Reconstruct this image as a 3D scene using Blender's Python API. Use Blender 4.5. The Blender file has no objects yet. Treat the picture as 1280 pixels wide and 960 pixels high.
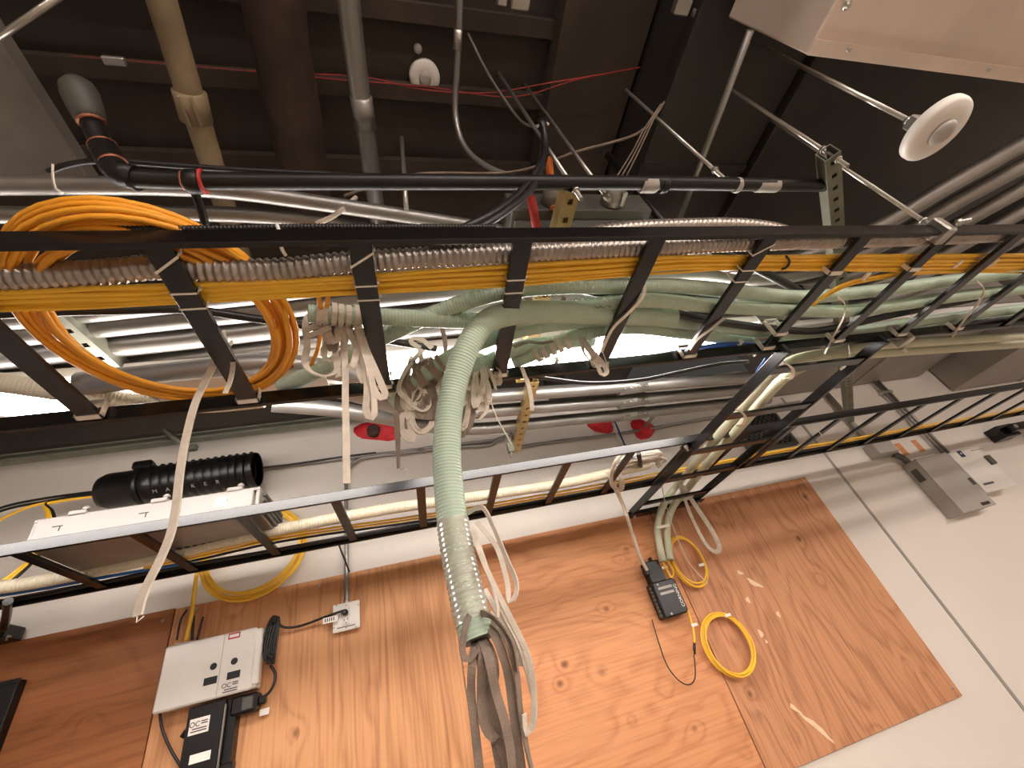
import bpy, math, random
import numpy as np
from mathutils import Vector, Matrix

# ------------------------------------------------------------------ camera, world, light, exposure
SC = bpy.context.scene
COL = SC.collection
CZ = 1.70                       # lens height above the floor
F = 517.44                      # focal length in pixels of the 1280 x 960 frame
R = np.array([[0.9608922, -0.1388425, -0.2396016],
              [-0.1035732, 0.6222446, -0.7759409],
              [0.2568243, 0.7704119, 0.5835296]])   # rows: right, down, forward
cam_data = bpy.data.cameras.new('camera')
cam_data.sensor_width = 36.0
cam_data.lens = F / 1280.0 * 36.0
cam_data.clip_start = 0.02
cam = bpy.data.objects.new('camera', cam_data)
COL.objects.link(cam)
m = Matrix.Identity(4)
for i in range(3):
    m[i][0] = R[0][i]; m[i][1] = -R[1][i]; m[i][2] = -R[2][i]
m[2][3] = CZ
cam.matrix_world = m
SC.camera = cam

world = bpy.data.worlds.new('world')
SC.world = world
world.use_nodes = True
bg = world.node_tree.nodes['Background']
bg.inputs[0].default_value = (1.0, 0.92, 0.84, 1)
bg.inputs[1].default_value = 0.03

SC.view_settings.view_transform = 'Standard'
SC.view_settings.look = 'None'
SC.view_settings.gamma = 1.0
SC.view_settings.use_curve_mapping = False
SC.view_settings.exposure = 0.75

LAMP_ON = 16.5                  # strip light over the ladder
LAMP_ROOM = 31.5                # ceiling strips of the room behind the lens

# ------------------------------------------------------------------ helpers: picture geometry
def ray(px, py):
    return R.T @ np.array([(px - 640) / F, (py - 480) / F, 1.0])
def ph(px, py, h):              # point at height h above the lens
    d = ray(px, py); p = d * (h / d[2]); return Vector((p[0], p[1], p[2] + CZ))
def pw(px, py, y):              # point at distance y towards the plywood wall
    d = ray(px, py); p = d * (y / d[1]); return Vector((p[0], p[1], p[2] + CZ))
def pd(px, py, dep):            # point at depth dep from the lens
    p = ray(px, py) * dep; return Vector((p[0], p[1], p[2] + CZ))
def PH(l): return [ph(*a) for a in l]
def PW(l): return [pw(*a) for a in l]
def PD(l): return [pd(*a) for a in l]
def W(x, y, h): return Vector((x, y, h + CZ))

# ------------------------------------------------------------------ helpers: materials
MATS = {}
def mat(name, col, rough=0.5, metal=0.0, var=0.12, scale=6.0, bump=0.0, bscale=60.0, trans=0.0, spec=0.5, emit=None, col2=None, stretch=(1, 1, 1), sss=0.0):
    if name in MATS: return MATS[name]
    mt = bpy.data.materials.new(name); mt.use_nodes = True
    nt = mt.node_tree; b = nt.nodes['Principled BSDF']
    b.inputs['Roughness'].default_value = rough
    b.inputs['Metallic'].default_value = metal
    b.inputs['Specular IOR Level'].default_value = spec
    if trans: b.inputs['Transmission Weight'].default_value = trans
    if sss:
        b.inputs['Subsurface Weight'].default_value = sss
        b.inputs['Subsurface Radius'].default_value = (0.02, 0.02, 0.015)
    tc = nt.nodes.new('ShaderNodeTexCoord')
    mp = nt.nodes.new('ShaderNodeMapping'); mp.inputs['Scale'].default_value = stretch
    nt.links.new(tc.outputs['Object'], mp.inputs['Vector'])
    nz = nt.nodes.new('ShaderNodeTexNoise'); nz.inputs['Scale'].default_value = scale; nz.inputs['Detail'].default_value = 5
    nt.links.new(mp.outputs[0], nz.inputs['Vector'])
    rp = nt.nodes.new('ShaderNodeValToRGB')
    a = [max(0, c * (1 - var)) for c in col]; c2 = col2 if col2 else [min(1, c * (1 + var)) for c in col]
    rp.color_ramp.elements[0].position = 0.32; rp.color_ramp.elements[0].color = (*a, 1)
    rp.color_ramp.elements[1].position = 0.68; rp.color_ramp.elements[1].color = (*c2, 1)
    nt.links.new(nz.outputs[0], rp.inputs[0])
    nt.links.new(rp.outputs[0], b.inputs['Base Color'])
    if bump:
        n2 = nt.nodes.new('ShaderNodeTexNoise'); n2.inputs['Scale'].default_value = bscale; n2.inputs['Detail'].default_value = 4
        nt.links.new(mp.outputs[0], n2.inputs['Vector'])
        bp = nt.nodes.new('ShaderNodeBump'); bp.inputs['Strength'].default_value = bump; bp.inputs['Distance'].default_value = 0.01
        nt.links.new(n2.outputs[0], bp.inputs['Height']); nt.links.new(bp.outputs[0], b.inputs['Normal'])
    if emit:
        b.inputs['Emission Color'].default_value = (*emit[:3], 1)
        b.inputs['Emission Strength'].default_value = emit[3]
    MATS[name] = mt
    return mt

def srgb(r, g, b):
    f = lambda c: (c / 255 / 12.92) if c / 255 <= 0.04045 else ((c / 255 + 0.055) / 1.055) ** 2.4
    return (f(r), f(g), f(b))

def plywood(name, light, dark, vertical, seed, knots=3.0):
    mt = bpy.data.materials.new(name); mt.use_nodes = True
    nt = mt.node_tree; b = nt.nodes['Principled BSDF']; b.inputs['Roughness'].default_value = 0.62
    N = nt.nodes.new; L = nt.links.new
    def math_(op, a, c=None, d=None):
        n = N('ShaderNodeMath'); n.operation = op
        for i, v in enumerate((a, c, d)):
            if v is None: continue
            if isinstance(v, (int, float)): n.inputs[i].default_value = v
            else: L(v, n.inputs[i])
        return n.outputs[0]
    tc = N('ShaderNodeTexCoord')
    mp = N('ShaderNodeMapping'); mp.inputs['Location'].default_value = (seed * 3.7, 0, seed * 1.9)
    L(tc.outputs['Object'], mp.inputs['Vector'])
    sc = N('ShaderNodeMapping')
    sc.inputs['Scale'].default_value = (1, 1, 0.22) if vertical else (0.22, 1, 1)
    L(mp.outputs[0], sc.inputs['Vector'])
    big = N('ShaderNodeTexNoise'); big.inputs['Scale'].default_value = 2.6; big.inputs['Detail'].default_value = 2.5; big.inputs['Distortion'].default_value = 0.5
    L(sc.outputs[0], big.inputs['Vector'])
    vo = N('ShaderNodeTexVoronoi'); vo.inputs['Scale'].default_value = knots; vo.inputs['Randomness'].default_value = 1.0
    kz = N('ShaderNodeMapping'); kz.inputs['Scale'].default_value = (1, 0, 0.8) if vertical else (0.8, 0, 1)
    L(mp.outputs[0], kz.inputs['Vector']); L(kz.outputs[0], vo.inputs['Vector'])
    d = vo.outputs['Distance']
    sep = N('ShaderNodeSeparateColor'); L(vo.outputs['Color'], sep.inputs[0])
    near = math_('MULTIPLY', math_('POWER', 2.718, math_('MULTIPLY', d, -30.0 / knots)), 0.20)
    s = math_('MULTIPLY', math_('ADD', big.outputs[0], near), 11.5)
    line = math_('FRACT', s)
    line = math_('ABSOLUTE', math_('SUBTRACT', line, 0.5))
    ln = N('ShaderNodeMapRange'); ln.inputs['From Min'].default_value = 0.0; ln.inputs['From Max'].default_value = 0.30; ln.inputs['To Min'].default_value = 0.75; ln.inputs['To Max'].default_value = 0.0
    L(line, ln.inputs['Value'])
    fs = N('ShaderNodeMapping'); fs.inputs['Scale'].default_value = (60, 1, 2.0) if vertical else (2.0, 1, 60)
    L(mp.outputs[0], fs.inputs['Vector'])
    fine = N('ShaderNodeTexNoise'); fine.inputs['Scale'].default_value = 1.5; fine.inputs['Detail'].default_value = 4
    L(fs.outputs[0], fine.inputs['Vector'])
    patch = N('ShaderNodeTexNoise'); patch.inputs['Scale'].default_value = 1.6; patch.inputs['Detail'].default_value = 2
    L(sc.outputs[0], patch.inputs['Vector'])
    k = math_('ADD', math_('MULTIPLY', ln.outputs[0], 0.56), math_('MULTIPLY', math_('SUBTRACT', fine.outputs[0], 0.45), 1.7))
    k = math_('ADD', k, math_('MULTIPLY', math_('SUBTRACT', patch.outputs[0], 0.5), 0.7))
    mx = N('ShaderNodeMix'); mx.data_type = 'RGBA'; mx.clamp_factor = True
    mx.inputs[6].default_value = (*light, 1); mx.inputs[7].default_value = (*dark, 1)
    L(k, mx.inputs[0])
    kr = N('ShaderNodeMapRange'); kr.inputs['From Min'].default_value = 0.005 * knots; kr.inputs['From Max'].default_value = 0.020 * knots; kr.inputs['To Min'].default_value = 1.0; kr.inputs['To Max'].default_value = 0.0
    L(d, kr.inputs['Value'])
    kk = math_('MULTIPLY', kr.outputs[0], math_('GREATER_THAN', sep.outputs[0], 0.38))
    mk = N('ShaderNodeMix'); mk.data_type = 'RGBA'; mk.clamp_factor = True
    mk.inputs[7].default_value = (dark[0] * 0.35, dark[1] * 0.25, dark[2] * 0.2, 1)
    L(mx.outputs[2], mk.inputs[6]); L(math_('MULTIPLY', kk, 0.85), mk.inputs[0])
    L(mk.outputs[2], b.inputs['Base Color'])
    bp = N('ShaderNodeBump'); bp.inputs['Strength'].default_value = 0.08; bp.inputs['Distance'].default_value = 0.004
    L(fine.outputs[0], bp.inputs['Height']); L(bp.outputs[0], b.inputs['Normal'])
    return mt

M_wall = mat('white wall paint', srgb(222, 214, 204), 0.6, var=0.03, scale=1.5, bump=0.05, bscale=120)
M_white = mat('white enamel', srgb(225, 220, 212), 0.4, var=0.03)
M_dark = mat('dark deck', srgb(55, 47, 39), 0.85, var=0.35, scale=2.2, bump=0.3, bscale=14)
M_beam = mat('brown sprayed beam', srgb(60, 49, 39), 0.85, var=0.35, scale=3.0, bump=0.3, bscale=18)
M_black = mat('black powder coat', srgb(17, 15, 15), 0.27, var=0.10, bump=0.02, bscale=200)
M_blackpl = mat('black plastic', srgb(17, 16, 16), 0.35, var=0.1)
M_blackpipe = mat('black steel pipe', srgb(32, 29, 28), 0.42, metal=0.3, var=0.25, scale=14)
M_emt = mat('galvanized conduit', srgb(158, 155, 151), 0.42, metal=0.8, var=0.10, scale=5)
M_zinc = mat('zinc plated steel', srgb(190, 186, 178), 0.33, metal=0.85, var=0.12, scale=20)
M_gold = mat('yellow zinc strut', srgb(190, 168, 116), 0.42, metal=0.7, var=0.15, scale=20)
M_strut = mat('grey green strut', srgb(128, 128, 114), 0.5, metal=0.4, var=0.12, scale=12)
M_flex = mat('flexible metal conduit', srgb(168, 158, 148), 0.38, metal=0.7, var=0.15, scale=15)
M_duct = mat('sheet metal duct', srgb(222, 204, 188), 0.5, metal=0.2, var=0.12, scale=2.5, bump=0.03, bscale=8)
M_ductf = mat('grey far duct', srgb(150, 143, 136), 0.5, metal=0.3, var=0.12, scale=2.5)
M_ductshade = mat('shade toned duct', srgb(58, 54, 50), 0.55, metal=0.3, var=0.2, scale=2.0)  # ducts that get no light; their shade is put into the base colour
M_ductg = mat('dusty grey duct', srgb(120, 114, 106), 0.65, metal=0.1, var=0.15, scale=9)
M_beige = mat('beige painted pipe', srgb(150, 132, 104), 0.6, var=0.3, scale=7, bump=0.1, bscale=30)
M_rust = mat('rusty brown pipe', srgb(62, 46, 36), 0.75, var=0.4, scale=7, bump=0.25, bscale=24)
M_copper = mat('copper ring', srgb(170, 112, 86), 0.5, metal=0.7, var=0.15)
M_yel = mat('yellow fibre jacket', srgb(248, 196, 58), 0.42, var=0.06, scale=10)
M_ora = mat('orange yellow fibre jacket', srgb(240, 164, 40), 0.42, var=0.08, scale=9)
M_green = mat('pale green innerduct', srgb(176, 195, 174), 0.40, var=0.05, scale=6, sss=0.15)
M_greenc = mat('cream green innerduct', srgb(196, 196, 170), 0.42, var=0.05, scale=6, sss=0.25)
M_cream = mat('cream corrugated duct', srgb(208, 198, 174), 0.48, var=0.05, scale=6, sss=0.15)
M_tape = mat('off white pull tape', srgb(212, 200, 184), 0.85, var=0.14, scale=30, bump=0.3, bscale=500)
M_taped = mat('dirty pull tape', srgb(138, 121, 107), 0.85, var=0.25, scale=22, bump=0.3, bscale=500)
M_tie = mat('white nylon tie', srgb(238, 230, 218), 0.45, var=0.04)
M_blue = mat('blue cable', srgb(36, 92, 158), 0.4, var=0.1)
M_red = mat('red fire stop', srgb(206, 32, 44), 0.55, var=0.25, scale=18, bump=0.4, bscale=40)
M_redw = mat('red wire', srgb(150, 36, 26), 0.5, var=0.1)
M_orange = mat('orange pipe', srgb(196, 104, 50), 0.5, var=0.1)
M_grey = mat('grey enamel', srgb(168, 162, 154), 0.45, var=0.05)
M_greyd = mat('dark grey enamel', srgb(84, 82, 76), 0.5, var=0.1)
M_paper = mat('white paper label', srgb(236, 230, 222), 0.6, var=0.03)
M_print = mat('black print', srgb(40, 36, 34), 0.6, var=0.05)
M_redp = mat('red print', srgb(178, 52, 44), 0.6, var=0.05)
M_hole = mat('dark opening', srgb(11, 11, 12), 0.45, var=0.1)
M_sticker = mat('orange warning sticker', srgb(206, 140, 92), 0.6, var=0.25, scale=30)
M_steel = mat('bare steel shelf', srgb(150, 144, 136), 0.45, metal=0.5, var=0.15)
M_clear = mat('clear packing tape', srgb(212, 212, 196), 0.15, var=0.08, trans=0.45)
M_reveal = mat('grey reveal strip', srgb(150, 144, 136), 0.6, var=0.05)
M_shelf = mat('pale grey enamel', srgb(150, 143, 139), 0.45, var=0.04)
M_jack = mat('black split loom', srgb(30, 27, 26), 0.4, var=0.1)
M_patch = mat('wood filler patch', srgb(232, 200, 168), 0.6, var=0.1, scale=20)
M_floor = mat('grey concrete floor', srgb(150, 138, 124), 0.7, var=0.12, scale=2)
M_lens = mat('lit prismatic lens', (1, 1, 1), 0.5, var=0.0, emit=(1.0, 0.93, 0.88, LAMP_ON))
M_lensr = mat('lit room lens', (1, 1, 1), 0.5, var=0.0, emit=(1.0, 0.895, 0.84, LAMP_ROOM))

# ------------------------------------------------------------------ helpers: objects and meshes
ORIG = {}
def put(o, origin, parent=None):
    COL.objects.link(o)
    o.location = origin
    ORIG[o.name] = Vector(origin)
    if parent is not None:
        o.parent = parent
        o.matrix_parent_inverse = Matrix.Translation(-ORIG[parent.name])
def tag(o, label=None, cat=None, group=None, kind=None):
    if label: o['label'] = label
    if cat: o['category'] = cat
    if group: o['group'] = group
    if kind: o['kind'] = kind
    return o
def thing(name, origin, label, cat, group=None):
    o = bpy.data.objects.new(name, None); o.empty_display_size = 0.05
    put(o, origin)
    return tag(o, label, cat, group)
def empty_part(name, origin, parent):
    o = bpy.data.objects.new(name, None); put(o, origin, parent); return o

X3, Y3, Z3 = Vector((1, 0, 0)), Vector((0, 1, 0)), Vector((0, 0, 1))

def resample(pts, step, smooth=True, closed=False):
    P = [np.array(p, float) for p in pts]
    if smooth and len(P) > 2:
        out = []
        n = len(P)
        rng = range(n) if closed else range(n - 1)
        for i in rng:
            if closed: p0, p1, p2, p3 = P[(i - 1) % n], P[i], P[(i + 1) % n], P[(i + 2) % n]
            else: p0, p1, p2, p3 = P[max(i - 1, 0)], P[i], P[i + 1], P[min(i + 2, n - 1)]
            k = 14
            for t in np.linspace(0, 1, k, endpoint=False):
                out.append(0.5 * ((2 * p1) + (-p0 + p2) * t + (2 * p0 - 5 * p1 + 4 * p2 - p3) * t * t + (-p0 + 3 * p1 - 3 * p2 + p3) * t ** 3))
        if not closed: out.append(P[-1])
        else: out.append(out[0])
        P = out
    elif closed: P = P + [P[0]]
    P = np.array(P)
    s = np.concatenate([[0], np.cumsum(np.linalg.norm(np.diff(P, axis=0), axis=1))])
    n = max(2, int(round(s[-1] / step)) + 1)
    t = np.linspace(0, s[-1], n)
    Q = np.stack([np.interp(t, s, P[:, i]) for i in range(3)], 1)
    return Q[:-1] if closed else Q

class MB:
    def __init__(s): s.v = []; s.f = []; s.sm = []
    def box(s, c, sx, sy, sz, ax=None, ch=0.0):
        """box centred at c with full sizes and optional axes; ch chamfers the edges"""
        a, b, d = ax if ax else (X3, Y3, Z3)
        c = Vector(c); o = len(s.v)
        hx, hy, hz = sx / 2, sy / 2, sz / 2
        if ch <= 0:
            for k in ((-1, -1, -1), (1, -1, -1), (1, 1, -1), (-1, 1, -1), (-1, -1, 1), (1, -1, 1), (1, 1, 1), (-1, 1, 1)):
                s.v.append(tuple(c + a * hx * k[0] + b * hy * k[1] + d * hz * k[2]))
            fs = [(0, 3, 2, 1), (4, 5, 6, 7), (0, 1, 5, 4), (1, 2, 6, 5), (2, 3, 7, 6), (3, 0, 4, 7)]
        else:
            ch = min(ch, hx * .9, hy * .9, hz * .9)
            idx = {}
            for kx in (-1, 1):
                for ky in (-1, 1):
                    for kz in (-1, 1):
                        for e in range(3):
                            q = [hx - ch, hy - ch, hz - ch]; q[e] += ch
                            idx[kx, ky, kz, e] = len(idx)
                            s.v.append(tuple(c + a * q[0] * kx + b * q[1] * ky + d * q[2] * kz))
            fs = []
            I = idx
            for k in (-1, 1):
                q = [I[k, -1, -1, 0], I[k, 1, -1, 0], I[k, 1, 1, 0], I[k, -1, 1, 0]]; fs.append(q if k > 0 else q[::-1])
                q = [I[-1, k, -1, 1], I[-1, k, 1, 1], I[1, k, 1, 1], I[1, k, -1, 1]]; fs.append(q if k > 0 else q[::-1])
                q = [I[-1, -1, k, 2], I[1, -1, k, 2], I[1, 1, k, 2], I[-1, 1, k, 2]]; fs.append(q if k > 0 else q[::-1])
            for p in (-1, 1):
                for q in (-1, 1):
                    fl = lambda F_, g: F_ if g > 0 else F_[::-1]
                    fs.append(fl([I[-1, p, q, 1], I[-1, p, q, 2], I[1, p, q, 2], I[1, p, q, 1]], p * q))
                    fs.append(fl([I[p, -1, q, 0], I[p, 1, q, 0], I[p, 1, q, 2], I[p, -1, q, 2]], p * q))
                    fs.append(fl([I[p, q, -1, 0], I[p, q, -1, 1], I[p, q, 1, 1], I[p, q, 1, 0]], p * q))
                    for r in (-1, 1):
                        fs.append(fl([I[p, q, r, 0], I[p, q, r, 1], I[p, q, r, 2]], p * q * r))
        for f in fs: s.f.append(tuple(o + i for i in f)); s.sm.append(False)
        return s
    def span(s, p0, p1, ch=0.0):
        p0, p1 = Vector(p0), Vector(p1); d = p1 - p0
        return s.box((p0 + p1) / 2, abs(d.x), abs(d.y), abs(d.z), None, ch)
    def sweep(s, Q, prof, up=None, twist=None, scale=None, closed=False, caps=True, smooth=True):
        """sweep a 2-D outline along resampled points Q; scale and twist per ring"""
        Q = np.asarray(Q, float); n = len(Q); prof = np.asarray(prof, float); k = len(prof)
        if closed: T = np.roll(Q, -1, 0) - np.roll(Q, 1, 0)
        else: T = np.gradient(Q, axis=0)
        T /= np.linalg.norm(T, axis=1)[:, None] + 1e-12
        u = np.array(up if up is not None else (0, 0, 1), float)
        if abs(np.dot(u, T[0])) > 0.95: u = np.array((0, 1.0, 0)) if abs(T[0][1]) < 0.9 else np.array((1.0, 0, 0))
        o = len(s.v)
        nrm = u - T[0] * np.dot(u, T[0]); nrm /= np.linalg.norm(nrm)
        for i in range(n):
            nrm = nrm - T[i] * np.dot(nrm, T[i]); nrm /= np.linalg.norm(nrm) + 1e-12
            b = np.cross(T[i], nrm)
            a1, b1 = nrm, b
            if twist is not None:
                w = twist[i]; a1 = nrm * math.cos(w) + b * math.sin(w); b1 = b * math.cos(w) - nrm * math.sin(w)
            sc = 1.0 if scale is None else scale[i]
            V = Q[i] + sc * (prof[:, :1] * b1 + prof[:, 1:2] * a1)
            s.v.extend(map(tuple, V))
        m_ = n if closed else n - 1
        for i in range(m_):
            a0 = o + i * k; c0 = o + ((i + 1) % n) * k
            for j in range(k):
                j2 = (j + 1) % k
                s.f.append((a0 + j, a0 + j2, c0 + j2, c0 + j)); s.sm.append(smooth)
        if caps and not closed:
            s.f.append(tuple(o + j for j in range(k))[::-1]); s.sm.append(False)
            s.f.append(tuple(o + (n - 1) * k + j for j in range(k))); s.sm.append(False)
        return s
    def tube(s, pts, r, sides=10, step=None, smooth=True, closed=False, corr=None, depth=0.1, caps=True, taper=None):
        if corr: step = corr / 4
        Q = resample(pts, step or max(r * 1.2, 0.012), smooth, closed)
        if not smooth and not corr and len(pts) == 2: Q = np.array([pts[0], pts[1]], float)
        prof = [(r * math.cos(2 * math.pi * j / sides), r * math.sin(2 * math.pi * j / sides)) for j in range(sides)]
        sc = None
        if corr:
            pat = [1.0, 1.0, 1 - depth, 1 - depth]; sc = [pat[i % 4] for i in range(len(Q))]
        if taper: sc = [taper[0] + (taper[1] - taper[0]) * i / (len(Q) - 1) for i in range(len(Q))]
        return s.sweep(Q, prof, scale=sc, closed=closed, caps=caps)
    def ribbon(s, pts, w, t=0.0012, up=(0, 1, 0), twist=0.0, tw0=0.0, step=0.008, closed=False, smooth=True):
        Q = resample(pts, step, smooth, closed)
        n = len(Q)
        tw = [tw0 + twist * i / max(1, n - 1) for i in range(n)]
        prof = [(-w / 2, -t / 2), (w / 2, -t / 2), (w / 2, t / 2), (-w / 2, t / 2)]
        return s.sweep(Q, prof, up=up, twist=tw, closed=closed, smooth=False)
    def lathe(s, c, axis, prof, sides=24):
        """revolve (radius, along) pairs around axis at c"""
        axis = Vector(axis).normalized(); c = Vector(c)
        u = axis.orthogonal().normalized(); w = axis.cross(u); o = len(s.v); k = sides
        for r, a in prof:
            for j in range(k):
                t = 2 * math.pi * j / k
                s.v.append(tuple(c + axis * a + (u * math.cos(t) + w * math.sin(t)) * r))
        for i in range(len(prof) - 1):
            for j in range(k):
                j2 = (j + 1) % k
                s.f.append((o + i * k + j, o + i * k + j2, o + (i + 1) * k + j2, o + (i + 1) * k + j)); s.sm.append(True)
        s.f.append(tuple(o + j for j in range(k))[::-1]); s.sm.append(False)
        s.f.append(tuple(o + (len(prof) - 1) * k + j for j in range(k))); s.sm.append(False)
        return s
    def mesh(s, name, mt, origin):
        me = bpy.data.meshes.new(name)
        V = np.array(s.v) - np.array(origin)
        me.from_pydata(V.tolist(), [], s.f)
        me.polygons.foreach_set('use_smooth', s.sm)
        me.materials.append(mt); me.update()
        return me
    def build(s, name, mt, parent=None, label=None, cat=None, group=None, kind=None):
        V = np.array(s.v)
        org = ((V[:, 0].min() + V[:, 0].max()) / 2, (V[:, 1].min() + V[:, 1].max()) / 2, V[:, 2].min())
        o = bpy.data.objects.new(name, s.mesh(name, mt, org))
        put(o, org, parent)
        return tag(o, label, cat, group, kind)

def box(name, p0, p1, mt, parent=None, label=None, cat=None, group=None, kind=None, ch=0.0):
    return MB().span(p0, p1, ch).build(name, mt, parent, label, cat, group, kind)
def tube(name, pts, r, mt, parent=None, label=None, cat=None, group=None, kind=None, **k):
    return MB().tube(pts, r, **k).build(name, mt, parent, label, cat, group, kind)
def ribbon(name, pts, w, mt, parent=None, label=None, cat=None, group=None, kind=None, **k):
    return MB().ribbon(pts, w, **k).build(name, mt, parent, label, cat, group, kind)
def share(name, src, origin, parent):                 # another part that uses the mesh of src
    o = bpy.data.objects.new(name, src.data); put(o, origin, parent); return o
def text(name, s, pos, size, right, up, mt, parent, depth=0.0006, align='CENTER'):
    cu = bpy.data.curves.new(name, 'FONT'); cu.body = s; cu.size = size; cu.extrude = depth
    cu.align_x = align; cu.align_y = 'CENTER'
    t = bpy.data.objects.new(name, cu); COL.objects.link(t)
    dg = bpy.context.evaluated_depsgraph_get()
    me = bpy.data.meshes.new_from_object(t.evaluated_get(dg))
    COL.objects.unlink(t); bpy.data.objects.remove(t)
    me.materials.clear(); me.materials.append(mt)
    right = Vector(right).normalized(); up = Vector(up).normalized(); nn = right.cross(up)
    o = bpy.data.objects.new(name, me)
    for v in me.vertices:
        c = v.co.copy(); v.co = right * c.x + up * c.y + nn * c.z
    put(o, pos, parent)
    return o
random.seed(7)
rnd = random.uniform

# ------------------------------------------------------------------ the setting
YW = 2.30
box('wall_back', W(-4.2, YW, -CZ), W(7.2, YW + 0.12, 1.62), M_wall, kind='structure')
box('wall_left', W(-4.3, -5.2, -CZ), W(-4.2, YW + 0.12, 2.6), M_wall, kind='structure')
box('wall_right', W(7.2, -5.2, -CZ), W(7.3, YW + 0.12, 2.6), M_wall, kind='structure')
box('wall_front', W(-4.3, -5.3, -CZ), W(7.3, -5.2, 2.6), M_wall, kind='structure')
box('floor', W(-4.3, -5.3, -CZ - 0.1), W(7.3, YW + 0.12, -CZ), M_floor, kind='structure')
ceil = MB().span(W(-4.3, -5.3, 1.80), W(0.97, YW + 0.12, 1.90)).build('ceiling', M_dark, kind='structure')
box('ceiling', W(0.97, -5.3, 2.5), W(7.3, YW + 0.12, 2.6), M_dark, kind='structure')
box('trim_1', W(0.90, -5.2, 1.9), W(0.97, YW, 2.5), M_dark, kind='structure')
box('trim_2', W(0.64, -2.0, 1.70), W(0.965, YW - 0.01, 1.80), M_beam, kind='structure')
box('trim_3', W(-4.2, YW - 0.06, 1.62), W(0.97, YW + 0.1, 1.80), M_dark, kind='structure')
for i, yy in enumerate((-0.15, 0.30, 0.52, 0.78, 1.35)):
    box('trim_%d' % (i + 4), W(-4.2, yy, 1.765), W(0.64, yy + 0.05, 1.80), M_beam, kind='structure')
box('trim_9', W(2.872, YW - 0.004, -CZ), W(2.892, YW + 0.001, 1.32), M_reveal, kind='structure')

# ------------------------------------------------------------------ plywood backboard
YP = 2.282
pm = [plywood('plywood one', srgb(158, 97, 53), srgb(124, 72, 36), False, 1.0, 3.4),
      plywood('plywood two', srgb(212, 154, 106), srgb(158, 100, 60), True, 2.3, 3.2),
      plywood('plywood three', srgb(214, 150, 102), srgb(176, 110, 68), False, 3.1, 6.5),
      plywood('plywood four', srgb(202, 144, 102), srgb(142, 90, 56), True, 4.6, 5.0)]
labels = ['dark plywood sheet at far left of the wall behind the white box', 'plywood sheet with vertical grain behind outlet and black power brick',
          'orange plywood sheet behind the hanging green tube and black terminal', 'plywood sheet at right with pale filler patches and free corner']
for i in range(4):
    x0 = -2.305 + 1.2195 * i
    dz = (0.003, -0.002, 0.0, 0.006)[i]
    t = thing('plywood_sheet', (x0 + 0.61, YP, CZ - 0.555 + dz), labels[i], 'plywood', 'plywood sheets on the wall')
    MB().span(W(x0 + 0.0022, YP, -0.555 + dz), W(x0 + 1.2173, YW - 0.0005, 0.668 + dz), 0.002).build('panel', pm[i], t)
    for (sx, sz) in ((0.03, 1.18), (1.18, 1.18), (1.19, 0.04), (0.6, 1.19)):
        MB().lathe(W(x0 + sx, YP, -0.555 + dz + sz), (0, -1, 0), [(0.007, 0), (0.007, 0.002), (0.003, 0.003)], 10).build('screw', M_zinc, t)
    if i == 3:
        for (qx, qy, w_, h_, a_) in ((943, 729, .075, .018, -.7), (925, 716, .03, .015, -.5), (1021, 909, .13, .016, -.95), (935, 750, .02, .02, 0), (973, 768, .016, .02, 0), (951, 792, .02, .025, 0), (958, 802, .01, .012, 0), (994, 886, .05, .012, -.9)):
            c = pw(qx, qy, YP - 0.0008)
            ca, sa = math.cos(a_), math.sin(a_)
            b_ = MB(); n_ = 14
            for q in range(n_):
                th = 2 * math.pi * q / n_; rr = 1 + 0.25 * math.sin(3 * th + qx)
                lx, lz = math.cos(th) * w_ * .58 * rr, math.sin(th) * h_ * .7 * rr
                for yy in (0.0008, -0.0004): b_.v.append((c.x + lx * ca - lz * sa, c.y + yy, c.z + lx * sa + lz * ca))
            b_.f.append(tuple(range(1, 2 * n_, 2))); b_.sm.append(False)
            for q in range(n_):
                b_.f.append((2 * q, 2 * ((q + 1) % n_), 2 * ((q + 1) % n_) + 1, 2 * q + 1)); b_.sm.append(False)
            b_.build('filler_patch', M_patch, t)

# ------------------------------------------------------------------ ladder racks
RH, RT = 0.038, 0.0115
def ladder(name, label, base, x0, x1, y0, y1, rungs, rungw=0.040, group='black ladder racks'):
    t = thing(name, W((x0 + x1) / 2, (y0 + y1) / 2, base), label, 'ladder rack', group)
    MB().span(W(x0, y0, base), W(x1, y0 + RT, base + RH), 0.0015).build('rail', M_black, t)
    MB().span(W(x0, y1 - RT, base), W(x1, y1, base + RH), 0.0015).build('rail', M_black, t)
    first = None
    for x in rungs:
        if first is None:
            first = MB().span(W(x - rungw / 2, y0 + RT, base + 0.004), W(x + rungw / 2, y1 - RT, base + 0.016), 0.0012).build('rung', M_black, t); fo = ORIG[first.name]; fx = x
        else:
            share('rung', first, fo + Vector((x - fx, 0, 0)), t)
    return t
H1 = 0.686
Y10, Y11 = 0.4415, 0.8885
XR = [-0.353 + 0.307 * k for k in range(-4, 14)]
ladder('ladder_rack', 'large black ladder rack overhead carrying metal flex and green tubes', H1, -1.75, 3.85, Y10, Y11, XR)
H2 = 0.695
XR2 = [0.03 + 0.305 * k for k in range(-6, 15)]
ladder('ladder_rack', 'narrower looking black ladder rack along the white wall with cream duct', H2, -2.1, 5.2, 1.500, 1.957, XR2, 0.034)
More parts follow.
